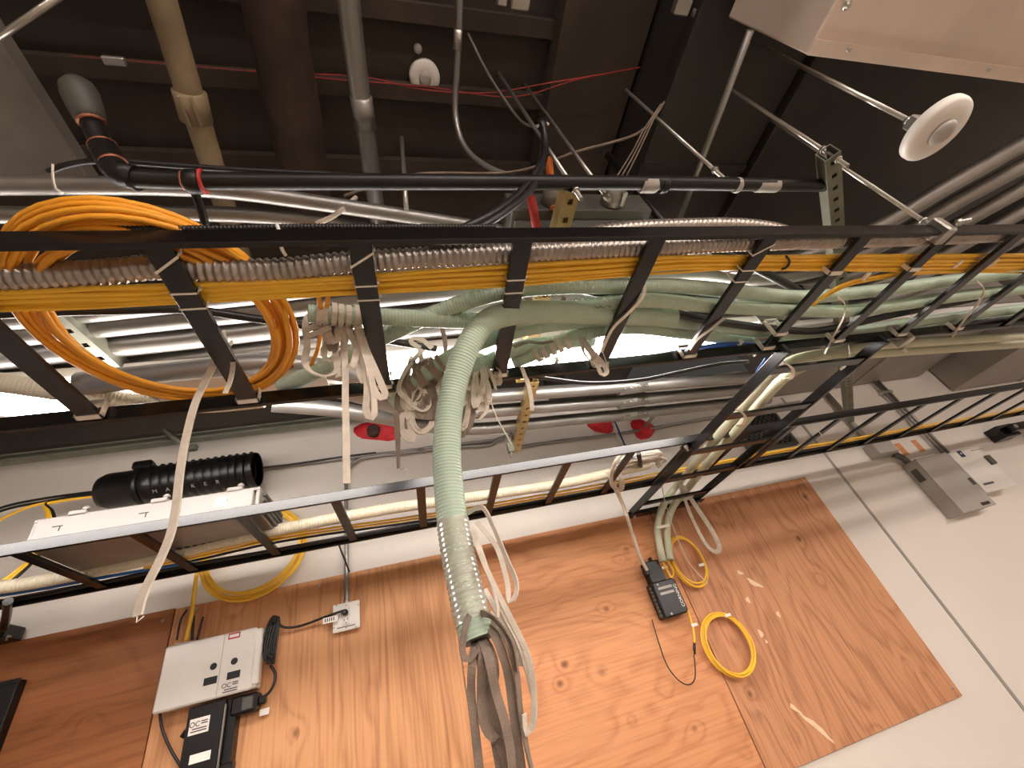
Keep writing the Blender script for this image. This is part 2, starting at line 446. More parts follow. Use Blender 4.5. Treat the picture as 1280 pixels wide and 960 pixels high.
# cross ladder runs towards the wall under both racks
HC = 0.646
tc = thing('ladder_rack', W(1.45, 1.5, HC), 'short black ladder rack crossing from the large rack to the wall', 'ladder rack', 'black ladder racks')
for x in (1.222, 1.660):
    MB().span(W(x - RT / 2, 0.850, HC), W(x + RT / 2, 2.262, HC + RH), 0.0015).build('rail', M_black, tc)
fr = None
for y in (0.95, 1.235, 1.52, 1.80, 2.10):
    if fr is None: fr = MB().span(W(1.229, y - .018, HC + .004), W(1.653, y + .018, HC + .016), .0012).build('rung', M_black, tc); fo = ORIG[fr.name]; fy = y
    else: share('rung', fr, fo + Vector((0, y - fy, 0)), tc)
for x in (1.222, 1.660):
    b = MB().span(W(x - .0085, .846, HC - .0025), W(x + .0085, .862, HC + .0395), .001).build('end_cap', M_blackpl, tc)
b = MB().span(W(1.20, 2.262, HC - .004), W(1.69, YP - .001, HC + .03), .001); b.span(W(1.20, 2.20, HC - .006), W(1.69, 2.27, HC - .001)); b.build('wall_angle', M_black, tc)
for x in (1.222, 1.66):
    MB().lathe(W(x, 2.235, HC - .006), (0, 0, -1), [(.011, 0), (.011, .008), (.006, .009), (.006, .016)], 6).build('bolt', M_zinc, tc)

# ------------------------------------------------------------------ strip light over the large rack and the room lamps
def strip_light(label, x0, x1, y0, y1, h, lens, group='strip lights', ribs=0):
    t = thing('strip_light', W((x0 + x1) / 2, (y0 + y1) / 2, h), label, 'light fixture', group)
    b = MB(); b.span(W(x0, y0, h + .06), W(x1, y1, h + .1), .003); b.build('housing', M_white, t)
    b = MB(); b.span(W(x0 + .01, y0 + .012, h), W(x1 - .01, y1 - .012, h + .06), .012)
    b.build('lens', lens, t)
    for x in (x0, x1):
        MB().span(W(x - .006, y0 - .002, h - .002), W(x + .006, y1 + .002, h + .102), .002).build('end_cap', M_white, t)
    n = int((x1 - x0) / ribs) if ribs else 0
    first = None
    for i in range(n):
        x = x0 + .03 + i * ribs
        if first is None: first = MB().span(W(x, y0 + .02, h - .004), W(x + .006, y0 + .075, h), 0).build('louvre', M_white, t); fo_ = ORIG[first.name]; fx_ = x
        else: share('louvre', first, fo_ + Vector((x - fx_, 0, 0)), t)
    return t
strip_light('glowing white strip light behind the far rail of the large rack', -1.75, 1.47, 1.03, 1.17, .905, M_lens, ribs=0)
strip_light('unlit white strip light housing at right beyond the large rack', 1.50, 3.8, 1.075, 1.175, .90, M_white)
for i, (y, x0, x1) in enumerate(((-1.5, 0.0, 2.4), (-1.5, 3.0, 5.4), (-3.4, -1.6, 0.8), (-3.4, 2.6, 5.0))):
    strip_light(['lit ceiling strip light of the room, nearest left one', 'lit ceiling strip light of the room, nearest right one', 'lit ceiling strip light of the room, rear left one', 'lit ceiling strip light of the room, rear right one'][i], x0, x1, y - .1, y + .1, 1.08, M_lensr)
#OBJECTS
# ------------------------------------------------------------------ ducts above
def duct(label, p0, p1, mt, seams=(), screws=(), group='sheet metal ducts'):
    p0, p1 = Vector(p0), Vector(p1)
    t = thing('air_duct', ((p0.x + p1.x) / 2, (p0.y + p1.y) / 2, p0.z), label, 'duct', group)
    MB().span(p0, p1, .004).build('duct_body', mt, t)
    for (a, b) in seams: MB().span(a, b, .001).build('seam', mt, t)
    for q in screws:
        b = MB().lathe((q.x, q.y, p0.z), (0, 0, -1), [(.011, 0), (.011, .003), (.006, .004), (.006, .008), (.0045, .010)], 10); b.build('screw', M_zinc, t)
    return t
duct('shade-toned sheet metal duct beside the ceiling edge behind the rods', W(.985, -.6, 1.47), W(1.465, 2.27, 1.98), M_ductshade, [(W(.985, .62, 1.462), W(1.465, .65, 1.472))])
duct('broad shade-toned duct overhead behind the hanging round sensor', W(1.475, -.1, 1.44), W(3.2, 1.45, 1.95), M_ductshade, [(W(1.475, .95, 1.432), W(3.2, .975, 1.442))])
hb = 1.06
duct('bright sheet metal duct in the top right corner with screws', W(1.052, -1.2, hb), W(2.9, .182, 1.42), M_duct, [(W(1.052, .150, hb - .004), W(2.9, .182, hb + .001))],
     [ph(1058, 6, hb), ph(1059, 61, hb), ph(1233, 86, hb)])
duct('dusty grey duct at the upper left edge', W(-1.9, -.5, 1.25), W(-.695, .64, 1.30), M_ductg, [(W(-1.9, .28, 1.243), W(-.695, .31, 1.252))])
duct('grey duct low over the far wall right of the cross rack', W(2.75, 1.42, 1.33), W(4.42, 2.29, 1.8), M_ductf, [(W(3.6, 1.42, 1.322), W(3.63, 2.29, 1.332))])
duct('grey duct at the right edge under the large rack', W(4.62, .9, 1.14), W(6.6, 2.29, 1.7), M_ductf, [(W(5.5, .9, 1.133), W(5.53, 2.29, 1.142)), (W(4.62, 1.55, 1.133), W(6.6, 1.58, 1.142))])

# ------------------------------------------------------------------ ceiling pipes
t = thing('ceiling_pipe', W(-.46, .6, 1.47), 'beige painted pipe with a square coupling at upper left', 'pipe', 'ceiling pipes')
A0, A1, A2 = ph(190, -40, 1.5), ph(232, 100, 1.5), ph(268, 215, 1.5)
A3 = A2 + (A2 - A1) * 2.0
MB().tube([A0, A1, A2, A3], .033, 20).build('pipe', M_beige, t)
q0, q1 = ph(236, 113, 1.5), ph(246, 152, 1.5); ax = (q1 - q0).normalized()
b = MB().lathe(q0, ax, [(.034, 0), (.041, .003), (.041, (q1 - q0).length - .003), (.034, (q1 - q0).length)], 20).build('coupling', M_beige, t)
for dx in (-.012, .016):
    c = (q0 + q1) / 2 + Vector((dx, 0, -.040)); MB().box(c, .008, (q1 - q0).length * .95, .012, None, .001).build('coupling_rib', M_beige, t)
tube('ceiling_pipe', [ph(336, -60, 1.6), ph(347, 40, 1.6), ph(366, 130, 1.6), ph(379, 210, 1.6), ph(392, 300, 1.6)], .079, M_rust, None, 'thick rusty brown pipe between beige pipe and silver conduit', 'pipe', 'ceiling pipes', sides=28)
t = thing('ceiling_pipe', W(-.03, .5, 1.38), 'bright silver conduit running down the ceiling above the rack', 'pipe', 'ceiling pipes')
C = PH([(431, -50, 1.4), (440, 40, 1.4), (452, 130, 1.4), (465, 220, 1.4), (476, 300, 1.4)])
MB().tube(C, .027, 20).build('pipe', M_emt, t)
MB().tube([ph(451, 120, 1.4), ph(457, 160, 1.4)], .0305, 20, smooth=False).build('coupling', M_emt, t)
t = thing('ceiling_pipe', W(.25, .4, 1.58), 'thin grey conduit bending right in the ceiling centre', 'pipe', 'ceiling pipes')
D = PH([(575, -40, 1.6), (574, 30, 1.6), (571, 90, 1.6), (569, 140, 1.58), (578, 178, 1.5), (600, 203, 1.4), (640, 221, 1.3), (690, 228, 1.25), (760, 233, 1.22)])
MB().tube(D, .0105, 12).build('pipe', M_emt, t)
MB().tube(PH([(573, 36, 1.6), (572, 62, 1.6)]), .0135, 12, smooth=False).build('coupling', M_zinc, t)

# black sprinkler pipe parallel to the rack
t = thing('sprinkler_pipe', W(.4, .46, .93), 'long black steel pipe just above the near rail of the large rack', 'pipe')
HB = .95
S = PH([(150, 222, HB), (240, 226, HB), (400, 227, HB), (640, 228, HB), (820, 229, HB), (1030, 232, HB)])
MB().tube(S, .0175, 16).build('pipe', M_blackpipe, t)
for (a, b, r) in ((232, 252, .0235), (800, 820, .021), (825, 833, .022), (918, 924, .0205), (945, 972, .0190)):
    pa, pb = ph(a, 226 + a * .006, HB), ph(b, 226 + b * .006, HB)
    d = (pb - pa); L_ = d.length
    MB().lathe(pa, d, [(r * .9, 0), (r, .004), (r, L_ - .004), (r * .9, L_)], 16).build('coupling', M_blackpipe if r > .021 else M_grey, t)
MB().lathe(ph(228, 226, HB), X3, [(.0185, 0), (.0195, .004), (.0185, .007)], 16).build('joint_ring', M_copper, t)
MB().lathe(ph(252, 227, HB), X3, [(.024, 0), (.0245, .004), (.0185, .006)], 16).build('joint_ring', M_redp, t)
MB().tube(PH([(242, 236, HB), (250, 258, HB - .01), (258, 285, HB - .02)]), .0085, 10).build('drop_nipple', M_blackpipe, t)
# elbows at the left
t = thing('pipe_elbow', ph(140, 200, 1.0), 'black pipe elbows with copper coloured joints at upper left', 'pipe')
e0, e1, e2, e3, e4 = ph(98, 112, 1.13), ph(114, 152, 1.08), ph(132, 190, 1.02), ph(148, 216, .965), ph(172, 223, .952)
MB().tube([e1, e2, e3, e4], .019, 16).build('elbow_pipe', M_blackpipe, t)
dE = (e1 - e0); LE = dE.length
MB().lathe(e0, dE, [(.006, -.022), (.018, -.018), (.027, -.008), (.030, .006), (.029, LE * .5), (.026, LE - .01), (.023, LE)], 20).build('elbow', M_greyd, t)
MB().tube([e1.lerp(e2, .8), e2, e3, e4], .0235, 16).build('elbow', M_blackpipe, t)
for c, d_, r in ((e1, dE, .0235), (e1.lerp(e2, .8), e2 - e1, .0240), (e3.lerp(e2, .35), e3 - e2, .0245)):
    MB().lathe(c, d_, [(r * .92, -.003), (r, -.001), (r, .002), (r * .92, .004)], 18).build('joint_ring', M_copper, t)
tube('black_cable', PH([(60, 215, 1.02), (85, 206, 1.03), (130, 201, 1.02), (220, 207, 1.02), (330, 214, 1.02), (520, 222, 1.02)]), .006, M_jack, None, 'thin black cable arching over the pipe elbow at left', 'cable')
tube('fish_rod', [ph(-20, 60, 1.2), ph(75, -5, 1.2)], .006, M_zinc, None, 'grey rod across the extreme upper left corner', 'rod', smooth=False)
b = MB(); c = ph(143, 76, 1.7); b.box(c, .055, .022, .018, None, .003); b.build('pipe_clip', M_zinc, None, 'small pale metal clip on the dark ceiling at upper left', 'clip')

# ------------------------------------------------------------------ conduits behind / above the racks
def conduit(label, pts, r=.0275, couplings=(), group='silver conduits', name='metal_conduit'):
    V = [Vector(p) for p in pts]
    org = min(V, key=lambda p: p.z)
    t = thing(name, org, label, 'conduit', group)
    MB().tube(V, r, 16, step=.03).build('pipe', M_emt, t)
    for (pa, pb) in couplings:
        pa, pb = Vector(pa), Vector(pb)
        MB().tube([pa, pb], r * 1.12, 16, smooth=False).build('coupling', M_emt, t)
        d = (pb - pa); n = d.normalized()
        for f_ in (.12, .35, .65, .88):
            MB().lathe(pa + d * f_ + Vector((0, -r * .85, -r * .75)), (0, -.75, -.66), [(.0045, 0), (.0045, .006), (.003, .007)], 8).build('set_screw', M_zinc, t)
    return t
conduit('upper silver conduit crossing from left edge above the yellow coil', PH([(-40, 232, 1.06), (100, 232, 1.06), (220, 234, 1.06), (300, 240, 1.06), (400, 254, 1.06), (520, 272, 1.06), (660, 294, 1.06), (760, 310, 1.06), (860, 318, 1.06)]), .0190)
conduit('lower silver conduit at left edge behind the yellow coil', PH([(-40, 268, 1.07), (60, 269, 1.07), (180, 267, 1.07), (280, 268, 1.07), (380, 275, 1.07), (480, 290, 1.07), (620, 306, 1.07)]), .0185)
hc = 1.03
ends = [((1300, 168), (1190, 230), (1095, 285), (1000, 322), (930, 334)),
        ((1300, 196), (1200, 250), (1110, 302), (1020, 338), (940, 348)),
        ((1300, 224), (1215, 271), (1125, 320), (1040, 352), (950, 362)),
        ((1300, 252), (1225, 293), (1140, 338), (1060, 366), (960, 377)),
        ((1310, 278), (1240, 315), (1160, 356), (1080, 382), (980, 392))]
lefts = [((860, 322), (700, 331), (560, 342), (420, 356), (336, 366), (222, 378), (97, 391), (-60, 404)),
         ((860, 341), (700, 352), (560, 364), (420, 378), (336, 388), (222, 399), (97, 412), (-60, 428)),
         ((860, 356), (700, 372), (560, 388), (420, 403), (336, 413), (222, 426), (134, 435), (-60, 456)),
         ((860, 380), (700, 395), (560, 410), (420, 425), (336, 437), (222, 451), (134, 462), (-60, 482)), None]
nm = ['first', 'second', 'third', 'fourth', 'fifth']
for i in range(5):
    pts = list(ends[i]) + (list(lefts[i]) if lefts[i] else [(860, 406), (760, 416), (640, 430)])
    P_ = PH([(a, b, hc) for a, b in pts])
    cp = [(ph(862, 356, hc), ph(900, 355, hc))] if i == 2 else []
    conduit('silver conduit slanting to the right edge over the rack, %s from the top' % nm[i], P_, .0285, cp)
Ms = [[(960, 470), (800, 482), (660, 492), (600, 496), (540, 500, .97), (475, 480, .89), (420, 463, .868), (330, 455, .868), (240, 464, .868), (100, 480, .868)],
      [(960, 484), (800, 499), (662, 510), (580, 516), (520, 514, .97), (460, 496, .89), (410, 484, .868), (330, 480, .868), (240, 490, .868), (100, 516, .868)],
      [(960, 499), (800, 516), (662, 530), (600, 536), (545, 534), (480, 522), (420, 512), (340, 505)]]
for i, l in enumerate(Ms):
    y0 = l[1][1]
    conduit('silver conduit low behind the hanging tapes, %s of three' % ('top', 'middle', 'bottom')[i], PH([(q_[0], q_[1], q_[2] if len(q_) > 2 else 1.02) for q_ in l]), .0300,
            [(ph(772, y0 + 4, 1.02), ph(806, y0 - 1, 1.02))])

# ------------------------------------------------------------------ strut channels
def strut(name, label, p0, p1, mt, w=.041, hgt=.041, slot_face='down', pitch=.05, slot=(.015, .014), group='perforated struts', open_up=True, cat='strut'):
    """perforated channel between p0 and p1 (centre of its slotted face)"""
    p0, p1 = Vector(p0), Vector(p1); d = p1 - p0; L_ = d.length; a = d.normalized()
    upv = Z3 if abs(a.z) < .9 else Y3
    side = a.cross(upv).normalized(); upv = side.cross(a).normalized()
    if slot_face == 'side': upv, side = side, -upv
    b = MB(); th = .003
    n = int(L_ / pitch); pt = L_ / max(n, 1)
    for i in range(n):
        c = p0 + a * (pt * (i + .5))
        s0 = (pt - slot[0]) / 2
        b.box(c - a * (pt / 2 - s0 / 2), s0, w, th, (a, side, upv)); b.box(c + a * (pt / 2 - s0 / 2), s0, w, th, (a, side, upv))
        for k in (-1, 1): b.box(c + side * k * (w / 2 + slot[1] / 2) / 2, slot[0], (w - slot[1]) / 2, th, (a, side, upv))
    for k in (-1, 1):
        b.box((p0 + p1) / 2 + side * k * (w / 2 - th / 2) + upv * hgt / 2, L_, th, hgt, (a, side, upv))
        b.box((p0 + p1) / 2 + side * k * (w / 2 - .006) + upv * hgt, L_, .009, th, (a, side, upv))
    return b.build(name, mt, None, label, cat, group)
def rod(name, label, p0, p1, r=.0055, mt=None, nuts=(), group='threaded rods'):
    p0, p1 = Vector(p0), Vector(p1)
    t = thing(name, p0 if p0.z < p1.z else p1, label, 'rod', group)
    MB().tube([p0, p1], r, 8, smooth=False).build('shaft', mt or M_zinc, t)
    for z in nuts:
        c = Vector((p0.x, p0.y, z)); MB().lathe(c, Z3, [(.0105, 0), (.0105, .009)], 6).build('nut', M_zinc, t)
    return t
s0 = ph(716, 240, .93); 
strut('strut_channel', 'yellow zinc perforated strut hanging at top centre by a rod', s0, s0 + Vector((-.01, .75, 0)), M_gold)
def vrod(label, px, py, h, top, dn=.03, **k):
    p = ph(px, py, h)
    return rod('threaded_rod', label, W(p.x, p.y, h - dn), W(p.x, p.y, top), nuts=(p.z - .015, p.z + .045), **k)
vrod('threaded rod holding the yellow zinc strut at top centre', 718, 236, .94, 1.795, .05)
vrod('threaded rod just right of the yellow zinc strut rod', 756, 243, .97, 1.79)
sA = ph(1041, 195, .93); sB = ph(1064, 528, .93)
strut('strut_channel', 'long grey perforated strut crossing under the slanted conduits at right', sA, sB, M_strut)
vrod('threaded rod ending at the open end of the right strut', 1044, 197, .94, 2.49, .05)
vrod('threaded rod clamped to the near rail at right', 1172, 288, .72, 2.49, .03, r=.0062)
vrod('thin threaded rod left of the slanted conduit at upper right', 905, 223, 1.0, 2.49)
sL0 = ph(62, 392, .985); sL1 = ph(152, 470, .985)
strut('strut_channel', 'grey green strut under the conduits inside the yellow coil', sL0 - (sL1 - sL0) * .3, sL1, M_strut)
sM0 = ph(668, 478, .975); sM1 = ph(645, 566, .975)
strut('strut_channel', 'perforated strut under three conduits right of the hanging tube', sM0, sM1, M_gold)
strut('strut_channel', 'long perforated strut along the top of the wall at left', pw(-60, 586, 2.2), pw(500, 518, 2.2), M_strut, slot_face='side', pitch=.055)
t = thing('beam_clamp', pw(235, 570, 2.1), 'grey bracket with a hanging bolt above the black closure', 'bracket')
MB().tube([pw(206, 538, 2.1), pw(237, 562, 2.1)], .014, 4, smooth=False).build('bracket', M_strut, t)
MB().box(pw(238, 560, 2.1), .06, .03, .03, None, .003).build('clamp', M_strut, t)
MB().tube([pw(235, 563, 2.1), pw(232, 579, 2.1)], .007, 8, smooth=False).build('bolt', M_zinc, t)
t = thing('beam_clamp', pw(638, 562, 1.75), 'small grey clip hanging below the centre strut', 'bracket')
MB().box(pw(638, 560, 1.75), .03, .03, .05, None, .003).build('clip', M_strut, t)
MB().tube([pw(641, 545, 1.75), pw(639, 572, 1.75)], .005, 8, smooth=False).build('bolt', M_zinc, t)
# slanted thin conduit and rods at upper right
t = thing('metal_conduit', ph(850, 272, 1.15), 'slim shiny conduit slanting down between rods at upper right', 'conduit', 'silver conduits')
MB().tube([ph(938, 38, 1.15), ph(850, 272, 1.15)], .0095, 12, smooth=False).build('pipe', M_emt, t)
# flat angle brackets beside the yellow strut and red conduit
tube('black_cable', PH([(585, 42, 1.75), (612, 95, 1.6), (650, 150, 1.4), (672, 158, 1.3)]), .004, M_zinc, None, 'thin slanting wire beside the threaded rod at ceiling', 'wire')

# ------------------------------------------------------------------ sensors
def sensor(label, c, r):
    t = thing('ceiling_sensor', c, label, 'sensor', 'round white sensors')
    c = Vector(c)
    MB().lathe(c, (0, 0, -1), [(r * .92, -.018), (r, -.014), (r, -.004), (r * .97, .002), (r * .9, .006), (r * .55, .010)], 40).build('cover', M_white, t)
    MB().lathe(c + Vector((0, 0, -.0095)), (0, 0, -1), [(r * .40, 0), (r * .40, .005), (r * .33, .010), (r * .18, .013)], 32).build('lens_dome', M_grey, t)
    return t
sensor('round white sensor fixed to the dark ceiling', ph(531, 97, 1.78), .054)
b = MB().lathe(ph(522, 60, 1.795), (0, 0, -1), [(.014, 0), (.014, .012), (.006, .016)], 16).build('ceiling_anchor', M_grey, None, 'small grey ceiling anchor above the fixed round sensor', 'anchor')
sc_ = ph(1172, 163, .76)
t = sensor('round white sensor hanging from a rod at upper right', sc_, .068)
MB().span(sc_ + Vector((-.05, -.015, .018)), sc_ + Vector((-.01, .015, .045)), .003).build('bracket', M_zinc, t)
MB().lathe(sc_ + Vector((-.04, 0, .044)), Z3, [(.009, 0), (.009, .008)], 6).build('nut', M_zinc, t)
rod('threaded_rod', 'long threaded rod carrying the hanging round sensor', sc_ + Vector((-.035, 0, .03)), Vector((sc_.x - .035, sc_.y, CZ + 1.44)))
b = MB(); c = ph(852, 8, 1.5); b.box(c, .05, .04, .03, None, .004); b.lathe(c + Vector((.07, .01, 0)), Y3, [(.024, -.01), (.024, .01)], 16)
b.build('pipe_clamp', M_zinc, None, 'shiny pipe clamp at top edge beside the duct corner', 'clamp')
b = MB(); c = ph(650, 2, 1.7); b.box(c, .06, .04, .03, None, .004); b.box(c + Vector((-.06, 0, 0)), .03, .03, .03, None, .003)
b.build('conduit_fitting', M_zinc, None, 'shiny metal fitting at the top edge centre', 'fitting')
# junction box above the near rail
t = thing('junction_box', ph(716, 280, 1.0), 'dark grey junction box behind the yellow zinc strut', 'box')
j0 = ph(640, 262, 1.0); j1 = ph(800, 300, 1.0)
MB().span(Vector((j0.x, j0.y, CZ + 1.0)), Vector((j1.x, j0.y + .2, CZ + 1.09)), .003).build('body', M_greyd, t)
MB().span(Vector((j0.x + .01, j0.y + .03, CZ + .993)), Vector((j1.x - .02, j0.y + .17, CZ + 1.0)), .002).build('cover', M_greyd, t)
for (qx, qy) in ((690, 256), (762, 258)):
    c = ph(qx, qy, 1.03); c.y = j0.y
    MB().lathe(c, (0, -1, .15), [(.030, 0), (.030, .03), (.026, .035), (.026, .05)], 16).build('connector', M_steel, t)
    MB().box(c + Vector((.02, -.03, -.02)), .012, .04, .02, None, .002).build('clamp_screw', M_zinc, t)
tube('orange_pipe', [ph(686, 200, 1.25), ph(689, 232, 1.1), ph(692, 262, 1.0)], .012, M_orange, None, 'short orange pipe stub behind the black pipe at centre', 'pipe')
tube('red_tube', [ph(664, 246, 1.0), ph(672, 292, .93)], .012, M_redp, None, 'short red tube in front of the junction box', 'pipe', smooth=False)
# black split loom loops
for i, dx in enumerate((0, 10)):
    tube('black_cable', PH([(676 + dx * .3, 150, 1.15), (682 - dx * .2, 175, 1.1), (678 + dx * .2, 200, 1.03), (655 + dx, 235, .92), (620 + dx * 1.2, 264, .82), (575 + dx * 2, 287, .76), (540 + dx * 2, 300, .74)]), .0085, M_jack, None, 'black loom cable drooping onto the rack, %s of two' % ('left', 'right')[i], 'cable', 'black loom cables')
tube('cable_hanger_wire', PH([(672, 158, 1.14), (680, 152, 1.15), (686, 156, 1.14)]), .003, M_tie, None, 'small white tie at the top of the black loom cables', 'cable tie')
# thin cables on the ceiling
tube('beige_cable', PH([(430, 245, 1.2), (520, 218, 1.3), (640, 215, 1.3), (720, 190, 1.3), (790, 170, 1.3), (815, 150, 1.35), (830, 128, 1.45)]), .0042, M_taped, None, 'pale cable sagging across the ceiling centre', 'cable')
for i in range(3):
    tube('white_cable', PH([(770 + i * 6, 222, 1.1), (790 + i * 4, 190, 1.2), (806 + i * 3, 160, 1.3), (826, 130, 1.45)]), .0022, M_taped, None, 'thin white cable rising to the duct corner, %s of three' % ('left', 'middle', 'right')[i], 'cable', 'thin white cables')
tube('red_cable', PH([(100, 80, 1.78), (380, 92, 1.77), (460, 97, 1.75), (530, 112, 1.72), (610, 116, 1.7), (690, 103, 1.66), (770, 90, 1.66), (850, 76, 1.9)]), .0022, M_redw, None, 'thin red cable strung across the dark ceiling, upper one', 'cable', 'red alarm cables')
tube('red_cable', PH([(90, 70, 1.78), (300, 88, 1.77), (430, 100, 1.75), (530, 108, 1.72), (640, 121, 1.7), (720, 100, 1.66), (800, 84, 1.66)]), .002, M_redw, None, 'thin red cable strung across the dark ceiling, lower one', 'cable', 'red alarm cables')
tube('pale_cable', PH([(395, 280, 1.0), (420, 268, 1.02), (445, 247, 1.1)]), .006, M_tape, None, 'short pale cable crossing the silver conduit', 'cable')
b = tube('threaded_rod', [ph(502, 172, 1.35), ph(508, 262, 1.0)], .006, M_zinc, None, 'short rod stub right of the bright silver conduit', 'rod', smooth=False)
# ------------------------------------------------------------------ cables and ducts on the large rack
HT = H1 + .016                      # top of its rungs
# flexible metal conduit
def flex(label, pts, r, pitch=.0135, mt=None, name='flexible_conduit', group='flexible metal conduits', depth=.16):
    return tube(name, pts, r, mt or M_flex, None, label, 'conduit', group, corr=pitch, depth=depth, sides=16)
flex('ribbed metal flex conduit lying behind the near rail of the large rack', PH([(-60, 349, .735), (40, 346, .733), (130, 340, .733), (200, 334, .734), (270, 338, .731), (350, 337, .731), (430, 329, .733), (520, 323, .733), (600, 318, .733), (700, 314, .732), (820, 308, .732), (920, 303, .732), (1040, 300, .732), (1160, 297, .732), (1300, 291, .732)]), .0225)
flex('ribbed metal flex conduit humping over the near rail at centre right', PH([(640, 312, .77), (710, 298, .775), (780, 287, .782), (850, 283, .785), (920, 282, .782), (965, 287, .77), (1000, 297, .755)]), .0190)
flex('black ribbed loom along the near rail at left', PH([(150, 287, .738), (260, 286, .738), (380, 284, .738), (500, 284, .738), (620, 284, .738)]), .0065, .006, M_jack, 'split_loom', 'black loom cables', .18)

# yellow fibre cables along the rack
base = [(-60, 377), (40, 374), (120, 371), (195, 368), (300, 362), (430, 356), (540, 349), (640, 343), (740, 336), (850, 328), (960, 328), (1060, 328), (1160, 328), (1310, 326)]
names = ['topmost', 'second', 'third', 'fourth', 'fifth', 'sixth', 'seventh']
for i in range(7):
    off = (i - 3) * 3.2; ph0 = rnd(0, 6)
    pts = []
    for j, (a, b) in enumerate(base):
        sq = 1.0 if j < 9 else .8
        pts.append(ph(a, b + off * sq + 1.1 * math.sin(ph0 + j * 1.3), .716 + .006 * (i % 2) + .002 * math.sin(ph0 + j)))
    tube('yellow_cable', pts, .0050, M_yel, None, 'yellow fibre cable in the bundle on the large rack, %s strand' % names[i], 'cable', 'yellow cables on the large rack', sides=8, step=.025)
tube('yellow_cable', PH([(-60, 389, .712), (80, 386, .712), (220, 379, .712), (430, 368, .712), (640, 357, .712), (740, 348, .712), (840, 341, .712), (930, 336, .712), (1060, 338, .712), (1300, 341, .712)]), .0030, M_yel, None, 'single thin yellow cable below the yellow bundle', 'cable', 'yellow cables on the large rack', sides=8)
for i in range(2):
    tube('yellow_cable', PH([(1015 - 6 * i, 384, .73), (1035, 366 + 3 * i, .73), (1062, 353 + 3 * i, .728), (1100, 345 + 3 * i, .722), (1150, 340 + 2 * i, .72), (1300, 334 + 2 * i, .72)]), .0042, M_yel, None, 'yellow cable branching off to the right, %s of two' % ('upper', 'lower')[i], 'cable', 'yellow cables on the large rack', sides=8)

# big orange yellow coil lying in the rack
ctr = Vector((-.432, .667, CZ + .742)); turns = 11; n = 40
pts = []
for k in range(turns * n + 1):
    tt = k / n; a = 2 * math.pi * tt
    rr = .242 - .046 * (0.5 + 0.5 * math.sin(tt * 2.31 + .7)) - .006 * math.sin(tt * 5.1)
    zz = .005 * (tt % 5) - .012 + .006 * math.sin(a + tt)
    pts.append(ctr + Vector((rr * math.cos(a) * .92 + .006 * math.sin(tt * 1.7), rr * math.sin(a) * 1.03 + .008 * math.cos(tt * 2.2), zz)))
b = MB(); b.sweep(np.array(pts), [(.0056 * math.cos(2 * math.pi * j / 8), .0056 * math.sin(2 * math.pi * j / 8)) for j in range(8)])
b.build('cable_coil', M_ora, None, 'large coil of orange yellow fibre cable lying in the rack', 'cable coil')
tube('yellow_cable', PH([(398, 368, .73), (402, 400, .75), (396, 440, .77), (378, 470, .78), (350, 490, .77), (300, 503, .76)]), .0050, M_ora, None, 'orange cable tail curving beside the big coil', 'cable')
tube('yellow_cable', PH([(412, 362, .73), (408, 392, .75), (412, 430, .78)]), .0045, M_ora, None, 'short orange cable tail dropping left of the tape knot', 'cable')

# pale green innerducts
GR = .0205
def duct_g(label, pts, r=GR, mt=None, openend=None, group='pale green innerducts', pitch=.0075, name='innerduct'):
    t = thing(name, Vector(pts[0]), label, 'tube', group)
    MB().tube(pts, r, 16, corr=pitch, depth=.045).build('duct_wall', mt or M_green, t)
    if openend:
        for e in openend:
            p, q = (Vector(pts[0]), Vector(pts[1])) if e == 0 else (Vector(pts[-1]), Vector(pts[-2]))
            MB().lathe(p + (p - q).normalized() * .0004, (p - q), [(r * .86, 0), (r * .86, .0008)], 16).build('duct_mouth', M_greyd, t)
    return t
duct_g('topmost pale green tube on the large rack ending at left below the tapes', PH([(352, 484, .765), (420, 453, .765), (484, 419, .762), (561, 385, .758), (629, 365, .756), (700, 358, .756), (790, 358, .754), (850, 358, .752), (920, 364, .75), (1000, 371, .75), (1100, 363, .75), (1180, 352, .75), (1310, 337, .75)]), openend=[0])
duct_g('pale green tube on the large rack whose left end is wrapped in tape', PH([(386, 392, .748), (430, 394, .748), (500, 397, .746), (560, 400, .744), (640, 400, .744), (720, 386, .735), (807, 375, .728), (895, 383, .728), (982, 387, .728), (1070, 388, .728), (1200, 370, .728), (1310, 358, .728)]), openend=[0])
duct_g('pale green tube running behind to the large clump of tapes', PH([(492, 506, .645), (530, 470, .682), (575, 440, .72), (640, 415, .76), (720, 402, .772), (807, 399, .762), (895, 408, .758), (982, 417, .756), (1070, 414, .75), (1180, 398, .745), (1310, 382, .745)]), openend=[0])
duct_g('short pale green tube end pointing left below the handwriting', PH([(641, 453, .745), (680, 437, .75), (730, 417, .755), (790, 409, .762), (870, 418, .766), (960, 427, .765), (1070, 424, .76), (1200, 405, .76), (1310, 394, .76)]), openend=[0])
duct_g('second tube end pointing left inside the large tape clump', PH([(548, 508, .65), (570, 482, .675), (600, 458, .71), (660, 432, .77), (740, 425, .79)]), openend=[0])
Hp = [pd(840, 396, 1.20), pd(760, 392, 1.10), pd(700, 390, 1.03), pd(640, 392, .98), pd(605, 405, .945), pd(582, 440, .915), pd(566, 490, .885), pd(559, 550, .84), pd(562, 620, .78), pd(572, 690, .72), pd(584, 745, .675), pd(598, 800, .635)]
th = duct_g('thick pale green tube hanging down in front from the rack', Hp, .0285, openend=[1], pitch=.0068)
